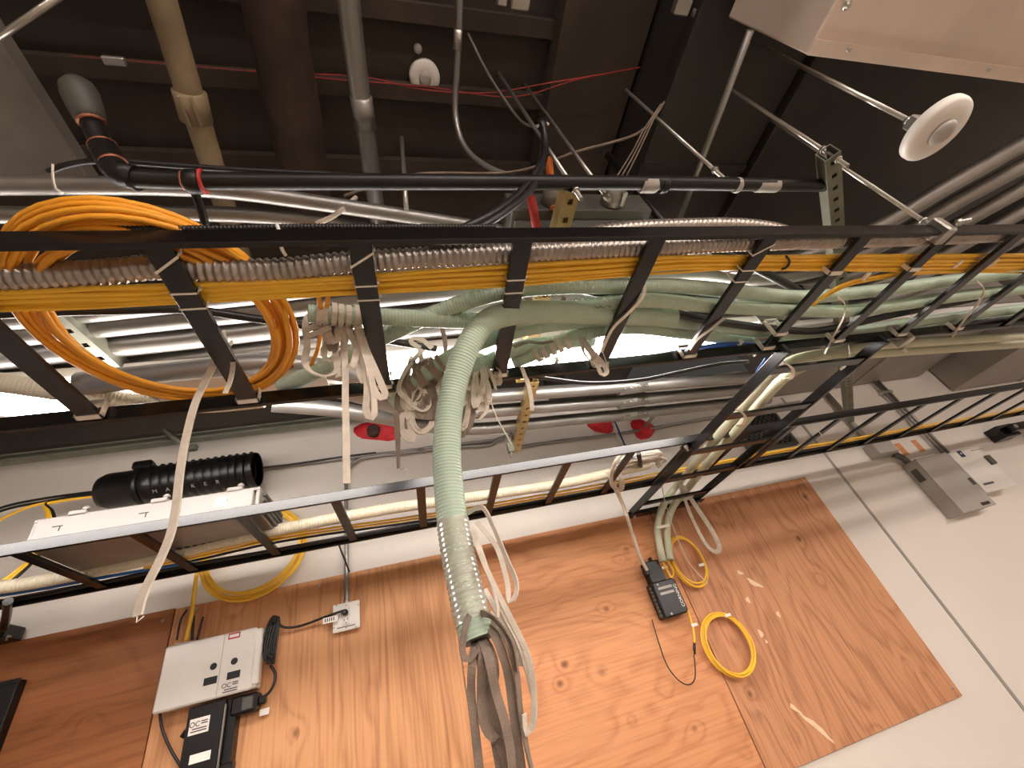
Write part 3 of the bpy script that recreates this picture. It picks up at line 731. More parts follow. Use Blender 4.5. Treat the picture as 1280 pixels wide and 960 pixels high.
# clear tape wrapped on the hanging tube
wr = [Vector(p) for p in Hp[8:]]
Qw = resample([pd(566, 652, .752), pd(572, 690, .72), pd(584, 745, .675), pd(592, 778, .65)], .0022)
MB().sweep(Qw, [(.0294 * math.cos(2 * math.pi * j / 20), .0294 * math.sin(2 * math.pi * j / 20)) for j in range(20)], scale=[(1.0, 1.0, .965, .965)[i % 4] for i in range(len(Qw))], caps=False).build('clear_tape_wrap', M_clear, th)
# black cable between the green tubes
tube('black_cable', PH([(560, 352, .78), (640, 350, .785), (720, 360, .785), (790, 377, .77), (842, 391, .745), (904, 403, .742), (970, 411, .74), (1026, 413, .74), (1114, 394, .738), (1200, 377, .738), (1310, 352, .738)]), .0125, M_jack, None, 'thick black cable snaking between the pale green tubes', 'cable')
tube('black_cable', PH([(1060, 428, .72), (1140, 419, .72), (1220, 403, .72), (1310, 392, .72)]), .009, M_jack, None, 'black cable low along the far rail at right', 'cable')
tube('black_cable', PH([(-60, 396, .83), (60, 390, .83), (150, 388, .83), (235, 387, .83), (310, 397, .83), (390, 409, .83), (480, 425, .83), (545, 436, .83)]), .0095, M_jack, None, 'black cable crossing above the yellow coil towards the tapes', 'cable')
t = thing('sprinkler_drop', ph(900, 320, .9), 'short black pipe with grey elbow behind the yellow cables', 'pipe')
MB().tube(PH([(884, 312, .90), (917, 322, .90), (960, 343, .90), (998, 363, .90)]), .0145, 14).build('pipe', M_blackpipe, t)
MB().tube([W(ph(852, 306, .9).x, ph(852, 306, .9).y, .9), W(ph(852, 306, .9).x, ph(852, 306, .9).y, 1.475)], .0125, 12, smooth=False).build('riser', M_blackpipe, t)
MB().tube(PH([(852, 306, .90), (868, 312, .90), (886, 312, .90)]), .0190, 14).build('elbow', M_grey, t)
MB().tube(PH([(998, 362, .90), (1010, 368, .90)]), .0180, 14, smooth=False).build('coupling', M_blackpipe, t)
# blue cables along the far rail
for i in range(3):
    o_ = (i - 1) * 3.0
    tube('blue_cable', PH([(-60, 528 + o_, .745), (40, 524 + o_, .74), (134, 514 + o_, .735), (250, 503 + o_, .735), (350, 494 + o_, .735), (430, 487 + o_, .735), (520, 478 + o_, .735), (600, 474 + o_, .735), (680, 466 + o_, .735), (770, 455 + o_, .735), (850, 441 + o_, .738), (910, 432 + o_, .738), (960, 436 + o_, .715), (975, 445 + o_, .69)]), .0042, M_blue if i != 2 else M_jack, None, ('blue cable along the far rail of the large rack, upper one', 'blue cable along the far rail of the large rack, lower one', 'black cable under the blue cables on the far rail')[i], 'cable', 'blue cables on the far rail')
# cream tube at far left on the lamp and black cable sagging below the rail
duct_g('cream corrugated tube at left edge in front of the lamp', PH([(-70, 468, .86), (0, 478, .855), (60, 487, .85), (120, 496, .85), (180, 503, .85), (260, 506, .85), (330, 500, .85)]), .0235, M_cream, group=None)
tube('black_cable', PH([(640, 466, .80), (690, 474, .80), (740, 479, .79), (800, 475, .78), (850, 465, .77), (900, 455, .76), (935, 452, .75)]), .0065, M_jack, None, 'black cable sagging below the far rail at centre', 'cable')
# tubes that leave over the cross rack down to the black terminal
HX = HC + RH
I1 = PH([(1310, 418, .735), (1180, 426, .732), (1085, 432, .725), (1045, 440, .72), (1000, 448, .715), (972, 462, .705), (950, 482, .70), (925, 512, .70), (895, 548, .70), (868, 580, .70)]) + [pw(846, 606, 2.16), pw(829, 632, 2.19), pw(822, 660, 2.20), pw(826, 690, 2.205), pw(829, 702, 2.205)]
duct_g('pale green tube bending down the wall to the black terminal, left one', I1, .0200, M_greenc)
I2 = PH([(1310, 428, .755), (1180, 436, .75), (1090, 442, .745), (1050, 448, .735), (1010, 456, .72), (984, 470, .705), (962, 490, .70), (936, 521, .70), (905, 556, .70), (880, 585, .70)]) + [pw(860, 610, 2.16), pw(841, 634, 2.19), pw(834, 660, 2.20), pw(836, 688, 2.205), pw(838, 700, 2.205)]
duct_g('pale green tube bending down the wall to the black terminal, right one', I2, .0200, M_greenc)

# ------------------------------------------------------------------ second rack
YT = 1.86
duct_g('cream corrugated duct lying along the rack by the wall', PH([(-80, 741, .735), (0, 734, .735), (60, 725, .735), (130, 711, .737), (200, 696, .737), (270, 679, .739), (340, 664, .739), (420, 648, .739), (500, 634, .739), (600, 620, .739), (700, 605, .739), (770, 590, .739), (810, 581, .74)]), .0235, M_cream, group=None, pitch=.010)
for i in range(3):
    o_ = i * 3.5
    tube('yellow_cable', PH([(180, 707 + o_, .72), (260, 690 + o_, .72), (330, 674 + o_, .72), (400, 662 + o_, .72), (480, 651 + o_, .72), (560, 639 + o_, .72), (660, 622 + o_, .72), (760, 604 + o_, .72), (840, 588 + o_, .72), (900, 577 + o_ * .7, .72), (980, 562 + o_ * .7, .72), (1060, 549 + o_ * .7, .72), (1160, 531 + o_ * .7, .72), (1310, 505 + o_ * .7, .72)]), .0052, M_yel if i < 2 else M_jack, None, ('yellow cable along the wall rack, upper one', 'yellow cable along the wall rack, lower one', 'black cable under the yellow cables on the wall rack')[i], 'cable', 'cables on the wall rack', sides=8)
tube('black_cable', PH([(-60, 762, .715), (60, 742, .715), (200, 713, .715), (330, 690, .715), (480, 664, .715), (620, 641, .715), (700, 626, .72), (780, 612, .72)]), .0075, M_jack, None, 'black cable along the far rail of the wall rack', 'cable', 'cables on the wall rack')
tube('blue_cable', PH([(-60, 752, .72), (40, 738, .718), (150, 718, .715), (240, 703, .712)]), .006, M_blue, None, 'blue cable under the cream duct at lower left', 'cable')
tube('black_cable', [ph(424, 682, .69), pw(427, 690, 2.0), pw(437, 715, 2.1)], .004, M_jack, None, 'thin black wire dangling below the wall rack beside the conduit', 'wire')
tube('blue_cable', PH([(958, 447, .70), (952, 456, .70), (946, 464, .70)]), .0045, M_blue, None, 'short blue cable bending onto the cross rack', 'cable')
tube('white_cable', PH([(980, 453, .70), (955, 485, .70), (915, 530, .70), (880, 566, .70), (850, 598, .70)]), .008, M_cream, None, 'cream cable running down the cross rack beside the tubes', 'cable')

# white board lying over the lamp beside the coil
t = thing('white_board', ph(290, 470, .82), 'flat white board with a small red mark behind the orange coil', 'board')
bx0, bx1 = ph(176, 470, .82).x, ph(402, 452, .82).x
MB().span(Vector((bx0, .915, CZ + .814)), Vector((bx1, .995, CZ + .82)), .001).build('board', M_white, t)
c = ph(361, 458, .814); MB().span(c + Vector((-.012, -.006, -.0006)), c + Vector((.012, .006, .0004))).build('red_mark', M_redp, t)
# ------------------------------------------------------------------ pull tapes
def crop(l, x0, y0, s, val, f=pw, jit=.012):
    k = rnd(-jit, jit)
    if val == 'mouth':
        return [pd(x0 + a * s, y0 + b * s, k + (.04 if i == 0 else 0) + float(np.interp(y0 + b * s, [620, 690, 745, 800, 960], [.745, .685, .640, .605, .565]))) for i, (a, b) in enumerate(l)]
    return [f(x0 + a * s, y0 + b * s, val + k + .004 * math.sin(i * 1.7)) for i, (a, b) in enumerate(l)]
def bundle(name, label, org, loops, x0, y0, s, val, f=pw, w=.0135, mt=None, group='pull tape bundles', jit=.012):
    t = thing(name, org, label, 'tape', group)
    for i, l in enumerate(loops):
        ww, mm = w, mt or M_tape
        if isinstance(l, dict): ww, mm, l = l.get('w', w), l.get('m', mm), l['p']
        P_ = crop(l, x0, y0, s, val, f, jit)
        if ww < .005: MB().tube(P_, ww / 2, 6, step=.01).build('cord', mm, t)
        else: MB().ribbon(P_, ww, t=.0024, tw0=rnd(-.4, .4), twist=rnd(-.9, .9)).build('tape_loop', mm, t)
    return t
def wraps(t, p0, p1, r, n, mt, w=.011):
    p0, p1 = Vector(p0), Vector(p1); a = (p1 - p0).normalized(); u = a.orthogonal().normalized(); v = a.cross(u)
    for i in range(n):
        c = p0.lerp(p1, (i + .5) / n); tilt = rnd(-.35, .35)
        pts = []
        for j in range(16):
            th_ = 2 * math.pi * j / 16
            pts.append(c + (u * math.cos(th_) + v * math.sin(th_)) * (r + rnd(0, .003)) + a * tilt * r * math.cos(th_))
        Q = resample(pts, .008, True, True)
        # flat band lying on the tube
        b = MB(); o = len(b.v); k = len(Q)
        for q in Q:
            q = Vector(q); rad = (q - c); rad -= a * rad.dot(a); rad.normalize()
            for (da, dr) in ((-w / 2, 0), (w / 2, 0), (w / 2, .0015), (-w / 2, .0015)): b.v.append(tuple(q + a * da + rad * dr))
        for j in range(k):
            j2 = (j + 1) % k
            for e in range(4): b.f.append((j * 4 + e, j * 4 + (e + 1) % 4, j2 * 4 + (e + 1) % 4, j2 * 4 + e)); b.sm.append(False)
        b.build('tape_wrap', mt, t)
B1 = [[(245, 195), (150, 150), (85, 180), (75, 270), (90, 400), (70, 520), (110, 600), (230, 640), (320, 600), (335, 500)],
      [(300, 215), (200, 230), (110, 260), (70, 290), (100, 315), (180, 290), (280, 250)],
      [(330, 220), (280, 300), (230, 420), (230, 490), (290, 510), (370, 440), (392, 370), (375, 280), (345, 220)],
      [(340, 230), (330, 330), (315, 450), (330, 560), (340, 650)],
      {'p': [(375, 240), (382, 400), (395, 600), (395, 800), (398, 960), (402, 1150), (402, 1350), (408, 1500)], 'w': .0125},
      [(490, 210), (500, 400), (500, 560), (520, 660), (550, 700), (560, 640), (530, 480), (510, 300)],
      [(500, 230), (560, 420), (620, 560), (690, 720), (715, 790), (680, 815), (620, 740), (580, 560), (530, 380)],
      [(500, 260), (560, 560), (570, 760), (560, 900), (590, 970), (625, 940), (620, 800), (600, 650)],
      [(380, 250), (430, 300), (480, 420), (460, 540), (420, 590)],
      [(120, 75), (125, 110), (180, 140), (330, 160), (370, 200)]]
def extra(loops, cx, cy, n, sx, drop, seed, dirty=.35):
    rs = random.Random(seed)
    for i in range(n):
        x = cx + rs.uniform(-sx, sx); y = cy + rs.uniform(-40, 40); w_ = rs.uniform(18, 70); d_ = rs.uniform(.35, 1) * drop; s_ = rs.uniform(-40, 40)
        loops.append({'p': [(x, y), (x - w_ * .7, y + d_ * .3), (x - w_ * .6 + s_ * .6, y + d_ * .75), (x + s_, y + d_), (x + w_ * .6 + s_ * .6, y + d_ * .72), (x + w_ * .7, y + d_ * .3), (x + w_ * .1, y - 8)], 'm': M_taped if rs.random() < dirty else M_tape})
extra(B1, 330, 190, 5, 90, 330, 3, .1)
t1 = bundle('pull_tape_bundle', 'looped white pull tapes tied around the left green tube end', ph(420, 400, .70), B1, 370, 370, .15625, .69)
wraps(t1, ph(394, 391, .748), ph(448, 396, .748), .0225, 6, M_tape)
B2 = [[(240, 240), (180, 200), (200, 175), (260, 190), (320, 240)],
      [(260, 250), (180, 340), (120, 440), (100, 520), (150, 580), (205, 640)],
      [(300, 300), (335, 420), (290, 540), (310, 640), (330, 700)],
      [(280, 470), (295, 600), (330, 720), (260, 800), (200, 760), (180, 680), (150, 560)],
      [(130, 660), (115, 760), (150, 840), (195, 850), (175, 760), (160, 660)],
      {'p': [(80, 670), (88, 760), (92, 860), (95, 960), (97, 1040)], 'm': M_taped},
      {'p': [(97, 1030), (110, 1050), (130, 1035), (150, 1060)], 'w': .003},
      {'p': [(365, -5), (385, 100), (405, 180), (410, 260)], 'm': M_taped},
      [(240, 250), (250, 350), (240, 420), (300, 400), (350, 460)],
      [(200, 420), (140, 520), (170, 610), (260, 660), (300, 610), (260, 520)],
      {'p': [(350, 430), (330, 520), (345, 620), (330, 720), (310, 680), (320, 560)], 'm': M_taped},
      [(180, 640), (190, 720), (210, 780), (250, 800), (300, 770), (320, 700)]]
extra(B2, 290, 340, 13, 110, 330, 5, .4)
extra(B2, 190, 470, 7, 60, 260, 6, .4)
t2 = bundle('pull_tape_bundle', 'large clump of pull tape on tube end left of the hanging tube', ph(540, 480, .70), B2, 480, 390, .1876, .845)
wraps(t2, ph(508, 490, .66), ph(556, 452, .703), .0235, 7, M_taped)
B2b = [{'p': [(560, 280), (650, 300), (720, 310), (780, 320)], 'w': .014},
       [(570, 270), (680, 300), (760, 400), (772, 470)], [(560, 290), (660, 340), (720, 430), (745, 520)],
       [(560, 300), (630, 370), (690, 480), (702, 580), (680, 590), (640, 480)], [(560, 320), (610, 420), (655, 540), (640, 595), (600, 500), (560, 400)],
       {'p': [(540, 440), (580, 560), (592, 680), (570, 760), (540, 800)], 'm': M_taped}, {'p': [(520, 460), (540, 600), (530, 760), (522, 835)], 'm': M_taped},
       [(540, 420), (570, 540), (560, 660), (530, 780), (505, 740)],
       {'p': [(700, 520), (720, 620), (760, 720), (810, 810), (850, 880)], 'w': .0035}, {'p': [(680, 590), (690, 650), (650, 700), (635, 725)], 'w': .008},
       [(580, 290), (700, 350), (770, 440), (755, 480), (700, 400)], [(600, 290), (700, 320), (775, 400), (765, 430)]]
extra(B2b, 590, 350, 8, 60, 330, 8, .3)
bundle('pull_tape_bundle', 'fan of pull tape loops just right of the hanging tube', ph(610, 480, .70), B2b, 480, 390, .1876, .845)
B3 = [[(540, 530), (620, 495), (680, 560), (700, 640), (760, 720), (800, 800), (840, 885), (880, 860), (860, 800), (790, 720), (690, 600), (600, 520)],
      [(530, 540), (600, 500), (665, 580), (680, 680), (740, 760), (780, 720)],
      [(620, 240), (700, 360), (760, 440), (800, 430), (760, 370), (660, 250)],
      {'p': [(760, 450), (820, 580), (845, 680), (885, 790), (900, 820), (860, 830)], 'w': .0035},
      {'p': [(150, 810), (175, 880), (215, 990), (235, 1100), (240, 1190)], 'w': .010},
      {'p': [(170, 215), (300, 285), (430, 320), (500, 250), (515, 215)], 'm': M_taped, 'w': .014},
      {'p': [(80, 640), (200, 600), (330, 610), (420, 590)], 'm': M_taped}]
t3 = bundle('pull_tape_bundle', 'pull tape looped from the short tube end near the handwriting', ph(700, 440, .70), B3, 630, 340, .1458, .80, jit=.006)
wraps(t3, ph(668, 443, .748), ph(712, 424, .753), .0225, 5, M_tape, .014)
# long tape hanging from the knot at the second rung
kn = ph(283, 432, H1 - .004)
t = thing('pull_tape', pw(172, 772, .74), 'long white pull tape dangling from a knot on the left rung', 'tape')
MB().ribbon([pw(281, 433, .74), pw(268, 455, .74), pw(255, 480, .74), pw(243, 507, .74), pw(232, 550, .74), pw(225, 590, .74), pw(220, 635, .74), pw(213, 668, .74), pw(200, 700, .74), pw(187, 725, .74), pw(177, 750, .74), pw(172, 770, .74)], .0130, t=.004, twist=.3).build('tape', M_tape, t)
MB().ribbon([pw(284, 432, .735), pw(291, 452, .73), pw(288, 475, .73), pw(281, 492, .73)], .009, t=.002).build('short_tail', M_tape, t)
MB().tube([pw(268, 432, .73), pw(276, 437, .725), pw(285, 433, .725), pw(290, 427, .73)], .004, 8).build('knot', M_tape, t)
MB().tube([pw(172, 768, .74), pw(168, 775, .74), pw(171, 778, .74), pw(174, 772, .74), pw(180, 770, .74)], .001, 6).build('frayed_end', M_tie, t)
MB().ribbon([pw(279, 413, .735), pw(282, 425, .73), pw(287, 433, .73)], .007, t=.002).build('short_tail', M_tape, t)
# bundle hanging from the mouth of the thick tube
c3 = dict(x0=500, y0=620, s=.354)
G = [{'p': [(270, 500), (256, 580), (252, 700), (268, 850), (280, 960), (288, 1080)], 'm': M_taped, 'w': .012}, {'p': [(280, 495), (290, 560), (310, 640), (335, 760), (352, 900), (372, 1060)], 'm': M_taped, 'w': .012},
     {'p': [(290, 425), (340, 500), (380, 620), (400, 760), (420, 900), (440, 1060)], 'm': M_taped, 'w': .013}, {'p': [(300, 430), (370, 490), (410, 620), (425, 760), (450, 900), (475, 1000)], 'm': M_taped, 'w': .012},
     {'p': [(285, 490), (292, 560), (288, 650), (292, 780), (325, 850), (340, 835)], 'm': M_taped}, {'p': [(285, 495), (312, 570), (340, 700), (370, 800), (392, 930), (395, 1060)], 'm': M_taped, 'w': .014},
     {'p': [(290, 490), (325, 560), (335, 640), (310, 720), (330, 820), (375, 940), (385, 1060)], 'm': M_taped, 'w': .013},
     {'p': [(278, 500), (282, 560), (300, 700), (330, 840), (360, 1000), (370, 1060)], 'm': M_taped, 'w': .012},
     {'p': [(240, 60), (290, 40), (330, 110), (380, 230), (410, 300), (408, 350), (385, 372), (378, 300), (340, 180), (270, 90)], 'w': .008},
     {'p': [(250, 110), (290, 220), (340, 330), (400, 450), (450, 560), (472, 680), (468, 800), (445, 840), (438, 770)], 'w': .008},
     {'p': [(265, 130), (310, 270), (360, 400), (420, 520), (455, 640), (476, 740), (470, 820)], 'w': .008},
     {'p': [(260, 120), (330, 330), (345, 430), (320, 410)], 'w': .008}, {'p': [(300, 330), (360, 440), (420, 560), (425, 600)], 'w': .008},
     {'p': [(262, 385), (235, 450), (220, 540), (240, 580), (272, 540)], 'm': M_taped, 'w': .009}, {'p': [(280, 420), (300, 415), (340, 440), (395, 520), (415, 620)], 'm': M_taped, 'w': .010}]
bundle('pull_tape_bundle', 'grey brown pull tapes spilling from the mouth of the hanging tube', pd(640, 950, .58), G, 500, 620, .354, 'mouth', pd, jit=.010)
# handwriting on the green tube
t = bpy.data.objects.get('innerduct.001')
def scribble(x0, x1, y, amp, n, h):
    pts = []
    for i in range(n):
        f_ = i / (n - 1)
        pts.append(ph(x0 + (x1 - x0) * f_ + rnd(-2, 2), y + amp * math.sin(i * 2.1) * rnd(.4, 1) - 3 * f_, h))
    return MB().tube(pts, .0007, 4, step=.003)
for (a, b_, y_, am, n_) in ((668, 696, 372, 3, 16), (716, 742, 375, 3.5, 12), (660, 672, 396, 2, 6), (672, 726, 392, 2.6, 30), (728, 764, 386, 1.8, 18)):
    scribble(a, b_, y_, am, n_, .7105).build('handwriting', M_print, t)

# ------------------------------------------------------------------ white cords at the cross rack
t = thing('white_rope', pw(808, 714, 2.2), 'white cord wound on a rung and dropping to the black terminal', 'cord')
MB().tube([ph(778, 566, .73), ph(768, 580, .70), ph(764, 600, .69), ph(772, 614, .68)] + [pw(782, 640, 2.0), pw(792, 672, 2.12), pw(800, 696, 2.18), pw(809, 713, 2.2)], .0095, 8).build('cord', M_tape, t)
for i in range(4):
    MB().tube([ph(761 + i * 2, 588, .74), ph(764 + i * 2, 606 + i, .69), ph(772 + i * 2, 612, .685), ph(776 + i, 600, .70), ph(768 + i, 586, .74)], .006, 8).build('cord_turn', M_tape, t)
MB().tube([ph(768, 612, .685), pw(778, 632, 1.95), pw(784, 646, 1.95)], .0045, 8).build('cord_tail', M_tape, t)
t = thing('rope_hank', ph(805, 573, .74), 'bunched hank of white rope with a black tie on the wall rack', 'rope')
for i in range(9):
    a0, a1 = rnd(766, 776), rnd(824, 833); yy = 567 + i * 2.0; z_ = .74 + rnd(0, .03)
    MB().tube([ph(a0, yy + 6, z_), ph(788, yy + 2, z_ + .004), ph(805, yy - 1 + rnd(-2, 2), z_ + .01), ph(a1 - 6, yy - 4, z_), ph(a1, yy - 2, z_), ph(a1 - 4, yy + 1, z_)], .0062, 8).build('rope_strand', M_tape, t)
MB().tube([ph(798, 566, .735), ph(801, 583, .735)], .011, 8, smooth=False).build('black_tie', M_jack, t)
tape = [pw(849, 606, 2.1), pw(854, 618, 2.14), pw(862, 640, 2.18), pw(872, 662, 2.2), pw(884, 682, 2.21), pw(895, 690, 2.21), pw(899, 682, 2.21), pw(888, 660, 2.19), pw(872, 636, 2.16), pw(858, 615, 2.14), pw(850, 604, 2.1)]
ribbon('pull_tape', tape, .026, M_tape, None, 'flat white tape loop hanging right of the two wall tubes', 'tape', t=.0018)
tube('twine', [ph(826, 600, .69), pw(832, 630, 2.08), pw(845, 668, 2.18), pw(862, 704, 2.2), pw(885, 730, 2.21)], .0022, M_tape, None, 'thin white twine dangling past the yellow coil', 'cord')
# ------------------------------------------------------------------ things on the wall and plywood
YB = 2.27
def rectbox(name, parent, mt, x0, x1, h0, h1, y0, y1, ch=.003): return MB().span(W(x0, y0, h0), W(x1, y1, h1), ch).build(name, mt, parent)
# white wall box
t = thing('equipment_box', W(-.88, 2.2, .273), 'flat white equipment box with two dark displays on plywood', 'box')
rectbox('back_shell', t, M_white, -1.035, -.700, .275, .492, 2.215, YP, .004)
rectbox('cover', t, M_white, -1.050, -.712, .272, .498, 2.196, 2.222, .006)
rectbox('cover_lip', t, M_white, -.722, -.690, .285, .492, 2.204, 2.24, .006)
rectbox('panel_seam', t, M_grey, -.8345, -.8325, .276, .494, 2.1952, 2.197, 0)
for (qx, qy) in ((267, 833), (293, 826.5)):
    c = pw(qx, qy, 2.196); MB().lathe(c, (0, -1, 0), [(.0125, -.001), (.0125, .0015)], 20).build('round_window', M_hole, t)
for (qx, qy) in ((263, 851), (292, 843.5)):
    c = pw(qx, qy, 2.196); MB().span(c + Vector((-.0235, -.0015, -.013)), c + Vector((.0235, .001, .013)), 0).build('display', M_hole, t)
c = pw(293, 794.5, 2.1955)
lb = MB().span(c + Vector((-.022, -.0006, -.011)), c + Vector((.022, .0008, .011))).build('warning_label', M_redp, t)
MB().span(c + Vector((-.018, -.001, -.0055)), c + Vector((.018, 0, .006))).build('label_field', M_paper, lb)
def oc_print(par, c, s):
    text('lettering', 'OC', c + Vector((-.016 * s, 0, .006 * s)), .024 * s, X3, Z3, M_print, par)
    for k, (dx, dz, w_) in enumerate(((.017, .013, .022), (.017, .006, .022), (.002, -.008, .05), (.0, -.016, .055))):
        MB().box(c + Vector((dx * s, -.0002, dz * s)), w_ * s, .0006, .0034 * s).build('print_line', M_print, par)
oc_print(t, pw(288, 858, 2.1945), .95)
MB().box(pw(228, 804, 2.1955), .05, .001, .006).build('print_line', M_grey, t)
# black unit below it
t = thing('power_unit', W(-.86, 2.2, -.15), 'tall black unit under the white box with two pale labels', 'box')
rectbox('body', t, M_blackpl, -.925, -.800, -.18, .262, 2.200, YP, .004)
rectbox('side_bracket', t, M_blackpl, -.800, -.765, .05, .262, 2.225, YP, .003)
rectbox('side_rail', t, M_steel, -.799, -.794, -.18, .245, 2.198, 2.21, .001)
c0, c1 = pw(242, 904, 2.1985), pw(266, 884, 2.1985)
l1 = MB().span(Vector((-.912, 2.1985, CZ + .172)), Vector((-.845, 2.2005, CZ + .222))).build('label', M_paper, t)
oc_print(l1, Vector((-.878, 2.1975, CZ + .197)), .98)
rectbox('label', t, M_paper, -.893, -.825, .085, .112, 2.1985, 2.2005, 0)
MB().tube([pw(243, 905, 2.25), pw(232, 916, 2.25), pw(228, 922, 2.25)], .012, 8).build('cable_gland', M_blackpl, t)
rectbox('latch', t, M_blackpl, -.80, -.755, .035, .06, 2.22, 2.26, .003)
t = thing('power_brick', W(-.735, 2.23, .20), 'black power brick in a clear bag under the white box corner', 'power supply')
rectbox('brick', t, M_blackpl, -.785, -.690, .198, .262, 2.215, YP, .008)
rectbox('rating_print', t, M_greyd, -.742, -.705, .21, .25, 2.2135, 2.216, .0005)
rectbox('cord_boot', t, M_blackpl, -.692, -.665, .215, .245, 2.235, 2.265, .006)
rectbox('hanging_tag', t, M_paper, -.69, -.655, .178, .20, 2.262, 2.268, 0)
# power cord to the outlet
t = thing('power_cable', pw(338, 860, 2.24), 'black power cord bundled beside the white box and plugged in', 'cord')
MB().tube(PW([(322, 874, 2.24), (334, 868, 2.24), (342, 856, 2.24), (344, 842, 2.24), (338, 832, 2.24)]), .006, 8).build('cord', M_jack, t)
for i in range(4):
    dx = (i - 1.5) * 2.8
    MB().tube(PW([(337 + dx * .6, 830, 2.23), (332 + dx, 812, 2.225), (338 + dx, 784, 2.225), (344 + dx * .6, 770, 2.23), (347 + dx * .5, 778, 2.235), (341 + dx, 805, 2.235), (340 + dx * .5, 830, 2.235)]), .0045, 8).build('cord_loop', M_jack, t)
for (a, b_) in (((339, 776), (345, 777)), ((334, 820), (341, 821))):
    MB().tube([pw(*a, 2.215), pw(*b_, 2.215)], .010, 8, smooth=False).build('twist_tie', M_jack, t)
MB().tube(PW([(346, 772, 2.235), (352, 783, 2.24), (368, 784, 2.25), (386, 779, 2.25), (404, 772, 2.235), (424, 765, 2.225), (430, 763, 2.222)]), .0055, 8).build('cord', M_jack, t)
rectbox('plug', t, M_blackpl, -.372, -.345, .468, .492, 2.212, 2.246, .007)
rectbox('barcode_tag', t, M_paper, -.452, -.39, .452, .476, 2.228, 2.230, 0)
for k in range(5): rectbox('barcode_bar', t, M_print, -.444 + k * .009, -.440 + k * .009, .458, .472, 2.2272, 2.2285, 0)
# outlet
t = thing('wall_outlet', W(-.355, 2.26, .409), 'square white outlet plate with plug below the wall conduit', 'outlet')
rectbox('box_body', t, M_zinc, -.410, -.302, .414, .521, 2.258, YP, .004)
rectbox('cover_plate', t, M_white, -.4145, -.297, .409, .526, 2.250, 2.259, .002)
rectbox('receptacle', t, M_white, -.372, -.340, .432, .502, 2.246, 2.2505, .004)
for (dx, dz, w_, h_) in ((-.364, .452, .003, .010), (-.350, .455, .003, .008), (-.357, .440, .005, .005)): rectbox('slot', t, M_print, dx - w_ / 2, dx + w_ / 2, dz - h_ / 2, dz + h_ / 2, 2.2455, 2.2465, 0)
for (dx, dz) in ((-.357, .514), (-.357, .421), (-.303, .505), (-.409, .431), (-.398, .522), (-.315, .413)): MB().lathe(W(dx, 2.2502, dz), (0, -1, 0), [(.003, 0), (.003, .002)], 8).build('screw', M_steel, t)
rectbox('print_line', t, M_greyd, -.396, -.318, .4235, .4275, 2.2494, 2.2505, 0)
# wall conduits
t = thing('wall_conduit', W(-.357, YB, .52), 'thin silver conduit rising from outlet and bending along the wall', 'conduit', 'thin wall conduits')
yc = 2.272
MB().tube([W(-.357, yc, .52), W(-.357, yc, .8), W(-.357, yc, 1.02), pw(433, 597, yc), pw(437, 584, yc), pw(447, 575, yc), pw(463, 571, yc), pw(500, 567, yc), pw(560, 560, yc), pw(610, 556, yc), pw(622, 549, yc), pw(640, 542, yc)], .0105, 10).build('pipe', M_emt, t)
MB().lathe(W(-.357, yc, .52), Z3, [(.014, 0), (.014, .02), (.0115, .022)], 12).build('connector', M_zinc, t)
for (qx, qy) in ((526, 562), (434, 640)): MB().box(pw(qx, qy, yc - .012), .045, .004, .03, None, .001).build('strap', M_zinc, t)
t = thing('wall_conduit', pw(380, 583, yc), 'thin silver conduit along the upper wall behind the tapes', 'conduit', 'thin wall conduits')
MB().tube(PW([(290, 590, yc), (400, 577, yc), (480, 567, yc), (560, 557, yc), (630, 549, yc)]), .0095, 10).build('pipe', M_emt, t)
t = thing('wall_conduit', pw(560, 560, yc), 'thin conduit stub continuing right of the hanging tube', 'conduit', 'thin wall conduits')
MB().tube(PW([(640, 560, yc), (700, 551, yc), (780, 541, yc), (900, 520, yc), (1000, 502, yc)]), .0095, 10).build('pipe', M_emt, t)
# red fire stop
def blob(label, c, rx, rz, hole=False):
    t = thing('fire_stop', c, label, 'sealant', 'red fire stop patches'); b = MB(); n = 18; rings = 5
    for i in range(rings):
        f_ = i / (rings - 1)
        for j in range(n):
            a = 2 * math.pi * j / n; q = 1 + .12 * math.sin(3 * a + c.x * 9) + .06 * math.sin(5 * a + 1)
            rr = (1 - f_ * .85) * q
            b.v.append((c.x + rx * rr * math.cos(a), YW - .002 - .05 * math.sin(f_ * 1.5), c.z + rz * rr * math.sin(a)))
    for i in range(rings - 1):
        for j in range(n): b.f.append((i * n + j, i * n + (j + 1) % n, (i + 1) * n + (j + 1) % n, (i + 1) * n + j)); b.sm.append(True)
    b.f.append(tuple(range((rings - 1) * n, rings * n))); b.sm.append(True)
    b.build('sealant', M_red, t)
    if hole: MB().lathe(Vector((c.x - .05, YW - .05, c.z - .03)), (0, -1, 0), [(.04, -.03), (.04, .0), (.025, .01)], 14).build('pipe_sleeve', M_rust, t)
    return t
blob('red fire stop patch with sleeve left of the hanging tube', pw(478, 536, YW), .16, .09, True)
blob('red fire stop patch at right of the three, beside a stub', pw(803, 536, YW), .085, .085)
blob('red fire stop patch beside the blue cable drop', pw(752, 531, YW), .10, .07)
tube('conduit_stub', [pw(806, 533, 2.25), pw(818, 519, 2.0)], .012, M_emt, None, 'short metal stub sticking out of red sealant', 'pipe', smooth=False)
tube('blue_cable', [pw(766, 520, 2.2), pw(774, 540, 2.2), pw(781, 556, 2.1), ph(790, 572, .74)], .006, M_blue, None, 'blue cable dropping from the wall top behind the wall rack', 'cable')
tube('yellow_cable', [pw(762, 520, 2.2), pw(770, 540, 2.2), pw(777, 556, 2.1), ph(784, 574, .74)], .005, M_cream, None, 'cream cable dropping beside the blue one at the wall top', 'cable')
